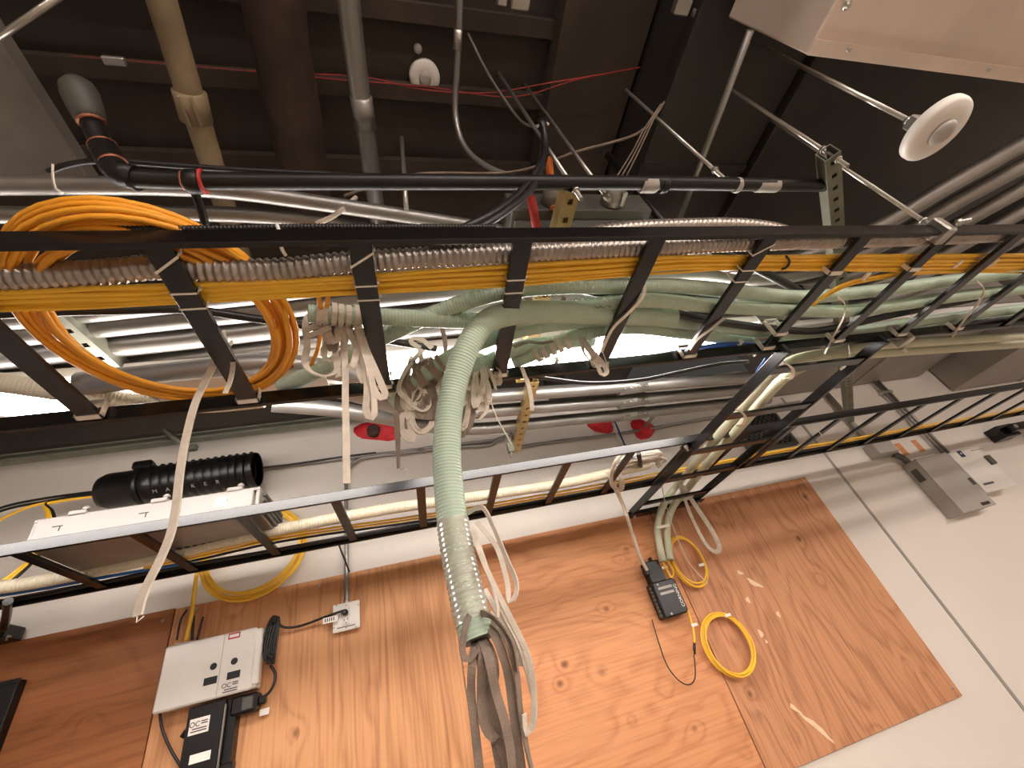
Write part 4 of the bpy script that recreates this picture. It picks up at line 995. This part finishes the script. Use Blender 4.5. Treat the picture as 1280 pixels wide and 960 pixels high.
# mesh vent
t = thing('wall_vent', pw(952, 560, 2.28), 'black diamond mesh vent high on the wall behind the cross rack', 'vent')
v0, v1 = pw(940, 560, 2.28), pw(966, 510, 2.28)
vx0, vx1, vz0, vz1 = 2.30, 2.68, CZ + .93, CZ + 1.21
MB().span((vx0, 2.285, vz0), (vx1, 2.299, vz1)).build('dark_backing', M_hole, t)
for (a, b_) in (((vx0 - .02, 2.265, vz0 - .02), (vx0, YW, vz1 + .02)), ((vx1, 2.265, vz0 - .02), (vx1 + .02, YW, vz1 + .02)), ((vx0, 2.265, vz1), (vx1, YW, vz1 + .02)), ((vx0, 2.265, vz0 - .02), (vx1, YW, vz0))):
    MB().span(a, b_, .002).build('frame', M_greyd, t)
wv, hv = vx1 - vx0, vz1 - vz0; st = .042
for sgn in (1, -1):
    k = -hv
    while k < wv:
        xa, za = (k, 0) if k >= 0 else (0, -k)
        xb = min(wv, k + hv); zb = xb - k
        if xb - xa > .01:
            A_ = Vector((vx0 + xa, 2.272, vz0 + za if sgn > 0 else vz1 - za)); B_ = Vector((vx0 + xb, 2.272, vz0 + zb if sgn > 0 else vz1 - zb))
            MB().tube([A_, B_], .0035, 4, smooth=False).build('mesh_bar', M_greyd, t)
        k += st
# right wall cabinets
t = thing('wall_cabinet', W(3.58, 2.24, .21), 'grey wall cabinet with deep shaded side, left of the pair', 'cabinet', 'grey wall cabinets')
rectbox('body', t, M_grey, 3.430, 3.745, .217, .612, 2.195, YW - .001, .004)
rectbox('door', t, M_grey, 3.428, 3.748, .214, .615, 2.185, 2.197, .003)
rectbox('knockout_plate', t, M_greyd, 3.4285, 3.431, .47, .56, 2.225, 2.275, .001)
c = pw(1232, 628, 2.184); rectbox('name_plate', t, M_rust, c.x - .045, c.x + .035, .228, .248, 2.1835, 2.186, 0)
c = pw(1213, 601, 2.184); rectbox('latch', t, M_greyd, c.x - .006, c.x + .02, c.z - CZ - .03, c.z - CZ + .02, 2.176, 2.186, .002)
t = thing('wall_cabinet', W(3.92, 2.24, .29), 'pale wall cabinet with small blue plate, right of the pair', 'cabinet', 'grey wall cabinets')
rectbox('body', t, M_white, 3.765, 4.075, .300, .600, 2.20, YW - .001, .004)
rectbox('door', t, M_white, 3.758, 4.080, .296, .605, 2.185, 2.201, .003)
c = pw(1201, 567, 2.184); rectbox('logo_plate', t, mat('navy plate', srgb(28, 44, 80), .4), c.x - .022, c.x + .022, c.z - CZ - .028, c.z - CZ + .022, 2.183, 2.186, .0)
rectbox('logo_dot', t, M_paper, c.x - .006, c.x + .006, c.z - CZ - .006, c.z - CZ + .006, 2.1825, 2.184, 0)
c = pw(1222, 562, 2.184); rectbox('print_line', t, M_grey, c.x - .07, c.x + .05, .583, .590, 2.1842, 2.186, 0)
c = pw(1240, 577, 2.184); rectbox('latch', t, M_greyd, 4.03, 4.075, .46, .53, 2.165, 2.187, .004)
c = pw(1237, 604, 2.184); rectbox('lettering_strip', t, M_greyd, c.x - .06, c.x + .045, c.z - CZ - .006, c.z - CZ + .008, 2.1842, 2.186, 0)
for i, (a, b_) in enumerate((((1096, 470), (1206, 563)), ((1101, 469), (1213, 562)))):
    t = thing('wall_conduit', pw(*b_, 2.28), 'silver conduit down the wall into the cabinets, %s of two' % ('left', 'right')[i], 'conduit', 'thin wall conduits')
    pa, pb = pw(*a, 2.28), pw(*b_, 2.28); xx = 3.86 + i * .045
    MB().tube([Vector((xx, 2.27, CZ + .60)), Vector((xx, 2.27, CZ + 1.34))], .013, 10, smooth=False).build('pipe', M_emt, t)
    MB().span((xx - .03, 2.255, CZ + 1.2), (xx + .03, 2.299, CZ + 1.225), .002).build('strap', M_zinc, t)
t = thing('wall_conduit', W(3.3, 2.27, .7), 'grey conduit with fitting running down left of the cabinets', 'conduit', 'thin wall conduits')
xx = 3.29
MB().tube([Vector((xx, 2.27, CZ + .72)), Vector((xx, 2.27, CZ + 1.33))], .020, 12, smooth=False).build('pipe', M_emt, t)
MB().span((xx - .06, 2.215, CZ + .695), (xx + .12, YW, CZ + .80), .004).build('fitting', M_grey, t)
MB().tube([Vector((3.40, 2.26, CZ + .70)), Vector((3.43, 2.25, CZ + .66)), Vector((3.46, 2.26, CZ + .61))], .022, 12).build('flex_stub', M_greyd, t)
for i, xx in enumerate((3.435, 3.56, 3.735)):
    b = MB().box(Vector((xx + .01, YW - .001, CZ + .735)), .055, .002, .10, (X3, Y3, Z3)).build('warning_sticker', M_sticker, None, 'orange warning sticker on wall above the cabinets, %s of three' % ('left', 'middle', 'right')[i], 'sticker', 'orange wall stickers')
t = thing('wall_bracket', pw(1262, 541, 2.2), 'black bracket with bolt at the right edge of the wall', 'bracket')
c = pw(1258, 538, 2.2)
MB().span((c.x, 2.15, c.z - .03), (c.x + .9, 2.2, c.z + .03), .003).build('arm', M_black, t)
MB().span((c.x - .06, 2.2, c.z - .05), (c.x + .12, YW, c.z + .05), .003).build('base_plate', M_black, t)
MB().lathe((c.x + .02, 2.15, c.z), (0, -1, 0), [(.016, 0), (.016, .012)], 6).build('bolt', M_zinc, t)
# black fibre terminal
t = thing('fibre_terminal', W(1.21, 2.22, .11), 'black fibre terminal on plywood fed by two green tubes', 'terminal')
rectbox('body', t, M_blackpl, 1.142, 1.272, .113, .280, 2.200, YP, .006)
rectbox('lid_edge', t, M_blackpl, 1.255, 1.285, .118, .275, 2.206, 2.25, .008)
rectbox('neck_plate', t, M_blackpl, 1.158, 1.245, .270, .385, 2.222, YP, .004)
rectbox('neck_tab', t, M_blackpl, 1.140, 1.165, .32, .36, 2.215, 2.25, .004)
rectbox('neck_tab', t, M_blackpl, 1.20, 1.215, .38, .405, 2.22, 2.25, .004)
for k in range(8):
    MB().lathe(W(1.138, 2.225, .13 + k * .018), (-1, -.4, 0), [(.009, 0), (.009, .008), (.006, .010)], 10).build('port', M_greyd, t)
for z_ in (.245, .220): rectbox('label_strip', t, M_grey, 1.165, 1.245, z_ - .006, z_ + .006, 2.1988, 2.2005, 0)
for (x_, z_) in ((1.170, .265), (1.180, .125)): MB().lathe(W(x_, 2.2, z_), (0, -1, 0), [(.006, 0), (.006, .002), (.003, .003)], 10).build('screw', M_zinc, t)
text('lettering', 'CORNING', W(1.262, 2.199, .195), .0235, Z3, -X3, M_paper, t)
# yellow coils by the terminal
def coil(label, c, r, turns, rad, mt, sq=1.0, group='yellow coils on the wall', seed=0, tilt=0.0):
    rs = random.Random(seed); pts = []
    for k in range(turns * 36 + 1):
        tt = k / 36; a = 2 * math.pi * tt
        rr = r * (1 + .07 * math.sin(tt * 2.3 + seed) + .02 * math.sin(a * 2 + tt))
        pts.append(Vector((c.x + rr * math.cos(a) * sq, c.y - .012 + .010 * math.sin(tt * 1.9 + seed), c.z + rr * math.sin(a))))
    b = MB(); b.sweep(np.array(pts), [(rad * math.cos(2 * math.pi * j / 8), rad * math.sin(2 * math.pi * j / 8)) for j in range(8)])
    return b.build('cable_coil', mt, None, label, 'cable coil', group)
coil('small yellow cable coil beside the terminal tubes', W(1.425, 2.255, .345), .130, 3, .0045, M_yel, .70, seed=1)
coil('small yellow cable coil below right of the black terminal', W(1.430, 2.255, -.058), .132, 5, .0045, M_yel, .93, seed=2)
for (qx, qy) in ((877, 706), (831, 709), (868, 781), (910, 769)):
    MB().box(pw(qx, qy, 2.225), .035, .006, .014, None, .002).build('cable_tie', M_tie, None, {877: 'white clip on the right side of the upper yellow coil', 831: 'white clip where tubes meet the black terminal', 868: 'white clip on the left side of the lower yellow coil', 910: 'white clip on top of the lower yellow coil'}[qx], 'cable tie', 'white clips on yellow coils')
tube('yellow_cable', PW([(828, 702, 2.215), (836, 716, 2.22), (846, 738, 2.22), (858, 760, 2.225), (866, 784, 2.23), (868, 806, 2.235), (867, 818, 2.24)]), .0055, M_yel, None, 'yellow cable from the black terminal down to the lower coil', 'cable')
tube('yellow_cable', PW([(834, 700, 2.215), (842, 716, 2.22), (838, 724, 2.22)]), .0045, M_yel, None, 'short yellow tail behind the terminal neck', 'cable')
tube('black_wire', PW([(867, 815, 2.24), (869, 835, 2.24), (868, 850, 2.245), (860, 856, 2.245), (848, 850, 2.245), (834, 832, 2.25), (824, 805, 2.25), (818, 785, 2.26), (815, 774, 2.26)]), .0028, M_jack, None, 'thin black wire curling below the terminal', 'wire')
tube('heat_shrink', PW([(868, 803, 2.235), (868, 818, 2.238)]), .0065, M_jack, None, 'black sleeve at the end of the yellow cable', 'sleeve', smooth=False)
# left: yellow wall coil, drop cables
coil('yellow cable coil hanging on the white wall behind the wall rack', W(-.770, 2.235, .845), .205, 5, .0060, M_yel, 1.04, seed=3)
tube('yellow_cable', PW([(246, 716, 2.22), (243, 740, 2.23), (240, 765, 2.24), (236, 785, 2.24), (232, 802, 2.25)]), .0085, M_yel, None, 'yellow cable dropping from the wall coil into the white box', 'cable')
for i, (l, nm_) in enumerate((([(234, 762), (226, 775), (221, 800)], 'left of the yellow drop'), ([(242, 770), (240, 800)], 'right of the yellow drop'), ([(254, 771), (250, 785), (246, 800)], 'farthest right of the yellow drop'))):
    tube('black_cable', PW([(a, b_, 2.255) for a, b_ in l]), .006 if i == 1 else .004, M_jack, None, 'short black cable above the white box, ' + nm_, 'cable')
MB().lathe(pw(245, 762, 2.28), (0, -1, 0), [(.010, -.02), (.010, .012), (.006, .016)], 10).build('wall_hook', M_zinc, None, 'small metal hook at the plywood top above the white box', 'hook')
tube('black_cable', PW([(200, 892, 2.25), (203, 912, 2.25), (214, 938, 2.25), (230, 965, 2.25), (240, 990, 2.25)]), .005, M_jack, None, 'black cable looping from the white box to below the frame', 'cable')
tube('black_cable', PW([(290, 932, 2.25), (289, 945, 2.25), (283, 962, 2.25), (278, 985, 2.25)]), .004, M_jack, None, 'thin black cable right of the black unit', 'cable')
# black closure on the wall
c0, c1 = pw(122, 616, 2.12), pw(312, 588, 2.12)
ax = (c1 - c0); L_ = ax.length; R0 = .088
t = thing('splice_closure', (c0 + c1) / 2 + Vector((0, 0, -R0)), 'black cylindrical splice closure on the wall above the left rack', 'closure')
MB().lathe(c0, ax, [(.04, 0), (.072, .02), (.084, .05), (.084, .17), (R0 + .004, .175), (R0 + .004, .19), (R0 - .002, .195)], 28).build('end_cap', M_blackpl, t)
prof = [(R0 - .002, .19)]
for k in range(13): prof += [(R0 + .0005, .22 + k * .036), (R0 + .0005, .243 + k * .036), (R0 - .0015, .245 + k * .036), (R0 - .0015, .252 + k * .036)]
prof += [(R0, L_ - .07), (R0 - .004, L_ - .045), (R0 - .014, L_ - .022), (R0 - .034, L_ - .006), (.03, L_)]
MB().lathe(c0, ax, prof, 28).build('shell', M_blackpl, t)
an = ax.normalized()
for k in range(14):
    MB().lathe(c0 + an * (.22 + k * .033) + Vector((0, -.02, R0 - .002)), Z3, [(.010, -.005), (.010, .008), (.006, .011)], 8).build('seam_bolt', M_blackpl, t)
MB().box(c0 + an * .17 + Vector((0, -.02, R0 + .015)), .085, .05, .045, (an, Y3, an.cross(Y3)), .01).build('latch', M_blackpl, t)
for k, ch_ in enumerate('MARKER'):
    text('lettering', ch_, c0 + an * (.27 + k * .052) + Vector((0, -R0 * .62, -R0 * .80)), .026, an, Vector((0, -.79, .61)), M_grey, t)
tube('grounding_wire', PW([(312, 586, 2.2), (360, 581, 2.24), (430, 571, 2.27), (470, 566, 2.27)]), .006, M_jack, None, 'dark cable leaving the right end of the black closure', 'cable')
for i in range(2):
    tube('black_cable', PW([(124, 614 + i * 3, 2.12), (90, 618 + i * 3, 2.12), (50, 624 + i * 4, 2.12), (10, 632 + i * 4, 2.12), (-30, 646 + i * 5, 2.12)]), .006, M_jack, None, 'black cable entering the left end of the closure, %s one' % ('upper', 'lower')[i], 'cable', 'closure cables')
for i in range(3):
    tube('yellow_cable', PW([(118, 620, 2.10), (60, 628 + i, 2.10), (66 - i * 4, 640, 2.08), (68 - i * 4, 660, 2.06), (52 - i * 3, 690, 2.02), (20, 722 - i * 4, 1.98), (-20, 750 - i * 4, 1.98)]), .0062, M_yel if i else M_jack, None, ('dark cable curving at the left edge below the closure', 'tan yellow cable curving at the left edge, outer one', 'tan yellow cable curving at the left edge, inner one')[i], 'cable', 'closure cables')
tube('yellow_cable', PW([(60, 628, 2.1), (30, 636, 2.1), (-20, 660, 2.1)]), .0062, M_yel, None, 'tan yellow cable running to the left edge under the black ones', 'cable')
# white fibre shelf resting on the wall rack
t = thing('fibre_shelf', ph(185, 650, .74), 'white and steel fibre shelf resting on the rack by the wall', 'shelf')
z0, z1 = .737, .83
x0, x1 = -1.215, -.545; y0, y1 = 1.56, 1.86
rectbox('tray', t, M_steel, x0, x1, z0, z0 + .012, y0, y1, .002)
rectbox('front_door', t, M_shelf, x0 + .01, x1 - .02, z0 + .02, z1 - .005, y0 - .004, y0 + .008, .003)
rectbox('front_frame', t, M_shelf, x0, x1, z1 - .012, z1, y0 - .002, y0 + .02, .002)
rectbox('side_plate', t, M_shelf, x0, x0 + .012, z0, z1, y0, y1, .002)
rectbox('side_plate', t, M_shelf, x1 - .012, x1, z0, z1, y0, y1, .002)
rectbox('rear_plate', t, M_shelf, x0, x1, z0, z1, y1 - .01, y1, .002)
for k in range(3):
    xx = x0 + .12 + k * .235; rectbox('hinge', t, M_shelf, xx - .03, xx + .02, z1 - .004, z1 + .012, y0 - .008, y0 + .015, .003)
    MB().lathe(W(xx + .012, y0 + .004, z1 + .012), Z3, [(.010, 0), (.011, .008), (.006, .014)], 12).build('knob', M_shelf, t)
for k in range(3):
    xx = x0 + .06 + k * .24; rectbox('latch_mark', t, M_hole, xx, xx + .028, z0 + .055, z0 + .058, y0 - .0055, y0 - .003, 0); rectbox('latch_mark', t, M_hole, xx + .020, xx + .023, z0 + .040, z0 + .055, y0 - .0055, y0 - .003, 0)
rectbox('label', t, M_paper, x1 - .14, x1 - .105, z0 + .035, z0 + .068, y0 - .006, y0 - .003, 0)
for k in range(4): rectbox('splice_cassette', t, M_greyd, x1 + .002, x1 + .012, z0 + .008 + k * .02, z0 + .022 + k * .02, y0 + .03, y1 - .05, .002)
for k in range(12): rectbox('vent_slot', t, M_hole, x0 + .33 + k * .027, x0 + .345 + k * .027, z0 - .0008, z0 + .001, y1 - .09, y1 - .02, 0)
# left edge: black bracket and dark unit on the plywood
t = thing('wall_bracket', pw(12, 790, 2.24), 'black support bracket at the left edge above the plywood', 'bracket')
MB().tube([ph(10, 752, .69), pw(8, 770, 2.06), pw(4, 786, 2.15)], .014, 8).build('arm', M_black, t)
c = pw(18, 793, 2.26)
MB().span((c.x - .16, 2.18, c.z - .025), (c.x + .02, YW - .02, c.z + .025), .003).build('base_plate', M_black, t)
MB().tube(PW([(8, 800, 2.17), (10, 795, 2.15), (14, 796, 2.15)]), .004, 8).build('hook', M_zinc, t)
t = thing('dark_cabinet', pw(5, 960, 2.2), 'dark flat unit on the plywood at the lower left edge', 'box')
c = pw(27, 848, 2.24)
MB().span((c.x - .5, 2.24, c.z - .50), (c.x - .006, YP, c.z), .002).build('body', M_hole, t)
MB().span((c.x - .5, 2.236, c.z - .012), (c.x, 2.24, c.z + .004), .001).build('edge_strip', M_hole, t)

# ------------------------------------------------------------------ ties on the large rack
def tie_rung(label, x, y, h_up=.05, w=.006, th=.0016, slant=0.0, rw=.040, base=None, group='white cable ties'):
    """band around a rung: a closed rectangular loop"""
    base = H1 if base is None else base
    lo, hi = base + .004 - th * .6, base + .016 + h_up
    pts = [(x - rw / 2 - th, y, lo), (x + rw / 2 + th, y + slant, lo), (x + rw / 2 + th, y + slant, hi), (x - rw / 2 - th, y, hi)]
    t = thing('cable_tie', W(x, y, lo), label, 'cable tie', group)
    b = MB()
    for i in range(4):
        p, q = W(*pts[i]), W(*pts[(i + 1) % 4]); d = (q - p); a = d.normalized(); s_ = Y3 - a * a.dot(Y3); s_.normalize()
        b.box((p + q) / 2, d.length + th, w, th, (a, s_, a.cross(s_)))
    b.build('band', M_tie, t)
    MB().box(W(x + rw / 2 + th + .002, y + slant, lo + .012), .004, min(w * 1.2, .006), .006, None, .001).build('tie_head', M_tie, t)
    return t
ordn = ['leftmost', 'second', 'third', 'fourth', 'fifth', 'sixth', 'seventh', 'eighth', 'ninth', 'tenth']
vis = [x for x in XR if x > -.70][:10]          # rungs in view from the left
for i, x in enumerate(vis):
    tie_rung('white tie at the far rail end of the large rack, %s rung from the left' % ordn[i], x, Y11 - RT - .012, .03, .013, .003)
for i in (1, 2, 3, 5):
    tie_rung('thin string tie round the yellow cables, upper wrap, %s rung' % ordn[i], vis[i], .545, .03, .0035)
    tie_rung('thin string tie round the yellow cables, lower wrap, %s rung' % ordn[i], vis[i], .580, .03, .0035)
for i in (1, 2, 5):
    tie_rung('slanted string tie over the metal flex, %s rung' % ordn[i], vis[i], .50, .055, .004, slant=-.03)
for i in (6, 7):
    tie_rung('broad pale tie holding the yellow cables, %s rung' % ordn[i], vis[i], .565, .03, .012, .003)
tie_rung('broad pale tie under the black cable, %s rung' % ordn[6], vis[6], .80, .05, .012, .003)
def strap(label, pts, w=.011):
    ribbon('tie_strap', pts, w, M_tie, None, label, 'strap', 'white straps on the large rack', t=.0016, tw0=.2)
hs = H1 + .001
strap('white strap slanting over a rung right of the tape loops', PH([(806, 356, hs + .01), (803, 372, hs - .004), (785, 392, hs - .004), (765, 412, hs - .004), (752, 440, hs - .004)]), .008)
strap('white strap slanting over a rung near the black cable', PH([(905, 398, hs), (888, 412, hs - .004), (872, 424, hs - .004), (862, 437, hs - .004)]), .008)
strap('white strap arching over the green tubes, left of the long one', PH([(1046, 371, hs + .01), (1056, 380, hs - .006), (1054, 398, hs - .008), (1042, 420, hs - .008), (1031, 442, hs - .008)]), .010)
strap('white strap arching over the green tubes at far right', PH([(1222, 352, hs + .01), (1230, 362, hs - .006), (1222, 380, hs - .008), (1205, 400, hs - .008), (1190, 421, hs - .008)]), .010)
strap('white strap tail hanging off the far rail by the cross rack', PH([(1061, 432, hs - .01), (1062, 446, hs - .02), (1057, 456, hs - .02), (1050, 462, hs - .02)]), .012)
tube('string_tie', PH([(346, 281, .735), (350, 292, .72), (350, 306, .69), (357, 319, .69)]), .003, M_tie, None, 'white string looped over the near rail at left', 'cable tie')
tube('string_tie', PH([(66, 205, 1.0), (66, 222, .99), (70, 236, .99), (79, 242, .99)]), .002, M_tie, None, 'thin white string round the conduit at far left', 'cable tie')
for i, (qx, qy, nm_) in enumerate(((230, 504, 'below the big coil'), (409, 488, 'left of the tape clump'), (695, 451, 'below the short tube end'), (925, 428, 'near the cross rack'), (5, 526, 'at the left edge'))):
    MB().box(ph(qx, qy, .735), .012, .022, .016, None, .002).build('cable_tie', M_tie, None, 'white clip on the blue cables ' + nm_, 'cable tie', 'white clips on blue cables')
for i, (qx, qy) in enumerate(((1197, 330), (1242, 328), (828 + 255, 345))):
    MB().box(ph(qx, qy, .712), .009, .032, .012, None, .003).build('cable_tie', M_tie, None, 'pale clip round the yellow cables at right, %s' % ('left one', 'right one', 'on the branching pair')[i], 'cable tie', 'pale clips on yellow cables')
tube('black_tie', PH([(975, 337, .712), (984, 334, .708), (987, 326, .708), (982, 320, .712)]), .003, M_jack, None, 'black curled tie end on the yellow cables', 'cable tie')
# straps on the cross rack
tie = MB(); 
for i, (qx, qy) in enumerate(((985, 462), (925, 520))):
    ribbon('tie_strap', PH([(qx - 14, qy - 6, .70), (qx - 4, qy - 8, HC - .004), (qx + 6, qy, HC - .006), (qx + 4, qy + 10, HC), (qx - 4, qy + 12, .69)]), .012, M_tie, None, 'white strap looped round the left rail of the cross rack, %s' % ('upper', 'lower')[i], 'strap', 'white straps on the cross rack', t=.002)
strap_t = thing('cable_tie', pw(826, 658, 2.18), 'white band round the two tubes above the black terminal', 'cable tie', 'white cable ties')
MB().box(pw(829, 658, 2.175), .085, .006, .016, None, .003).build('band', M_tie, strap_t)
tube('string_tie', PH([(806 + 218, 540, .69), (806 + 222, 546, .68), (806 + 216, 552, .68)]), .002, M_tie, None, 'small wire ring under the wall rack at right', 'ring')
# beam clamps on rails
t = thing('rail_clamp', ph(1175, 290, .70), 'zinc clamp bolting the rod to the near rail', 'clamp', 'zinc rail clamps')
c = ph(1172, 289, .705)
MB().box(c, .03, .05, .06, None, .004).build('clamp_body', M_zinc, t); MB().lathe(c + Vector((.015, -.03, -.01)), (.6, -.6, -.5), [(.010, 0), (.010, .012), (.006, .013), (.006, .03)], 8).build('bolt', M_zinc, t)
t = thing('rail_clamp', ph(1133, 430, .68), 'zinc clamp hanging on the far rail at right', 'clamp', 'zinc rail clamps')
c = ph(1130, 425, .69)
MB().box(c, .025, .06, .035, None, .004).build('clamp_body', M_zinc, t); MB().lathe(c + Vector((.01, .03, -.015)), (0, 0, -1), [(.010, 0), (.010, .012), (.006, .013), (.006, .022)], 8).build('bolt', M_zinc, t)
t = thing('junction_bracket', ph(886, 540, .69), 'black junction plate where cross rack meets wall rack', 'bracket')
MB().span(W(1.19, 1.47, .684), W(1.30, 1.53, .694), .002).build('plate', M_black, t); MB().lathe(W(1.20, 1.50, .684), (0, 0, -1), [(.011, 0), (.011, .01), (.006, .012), (.006, .025)], 6).build('bolt', M_zinc, t)
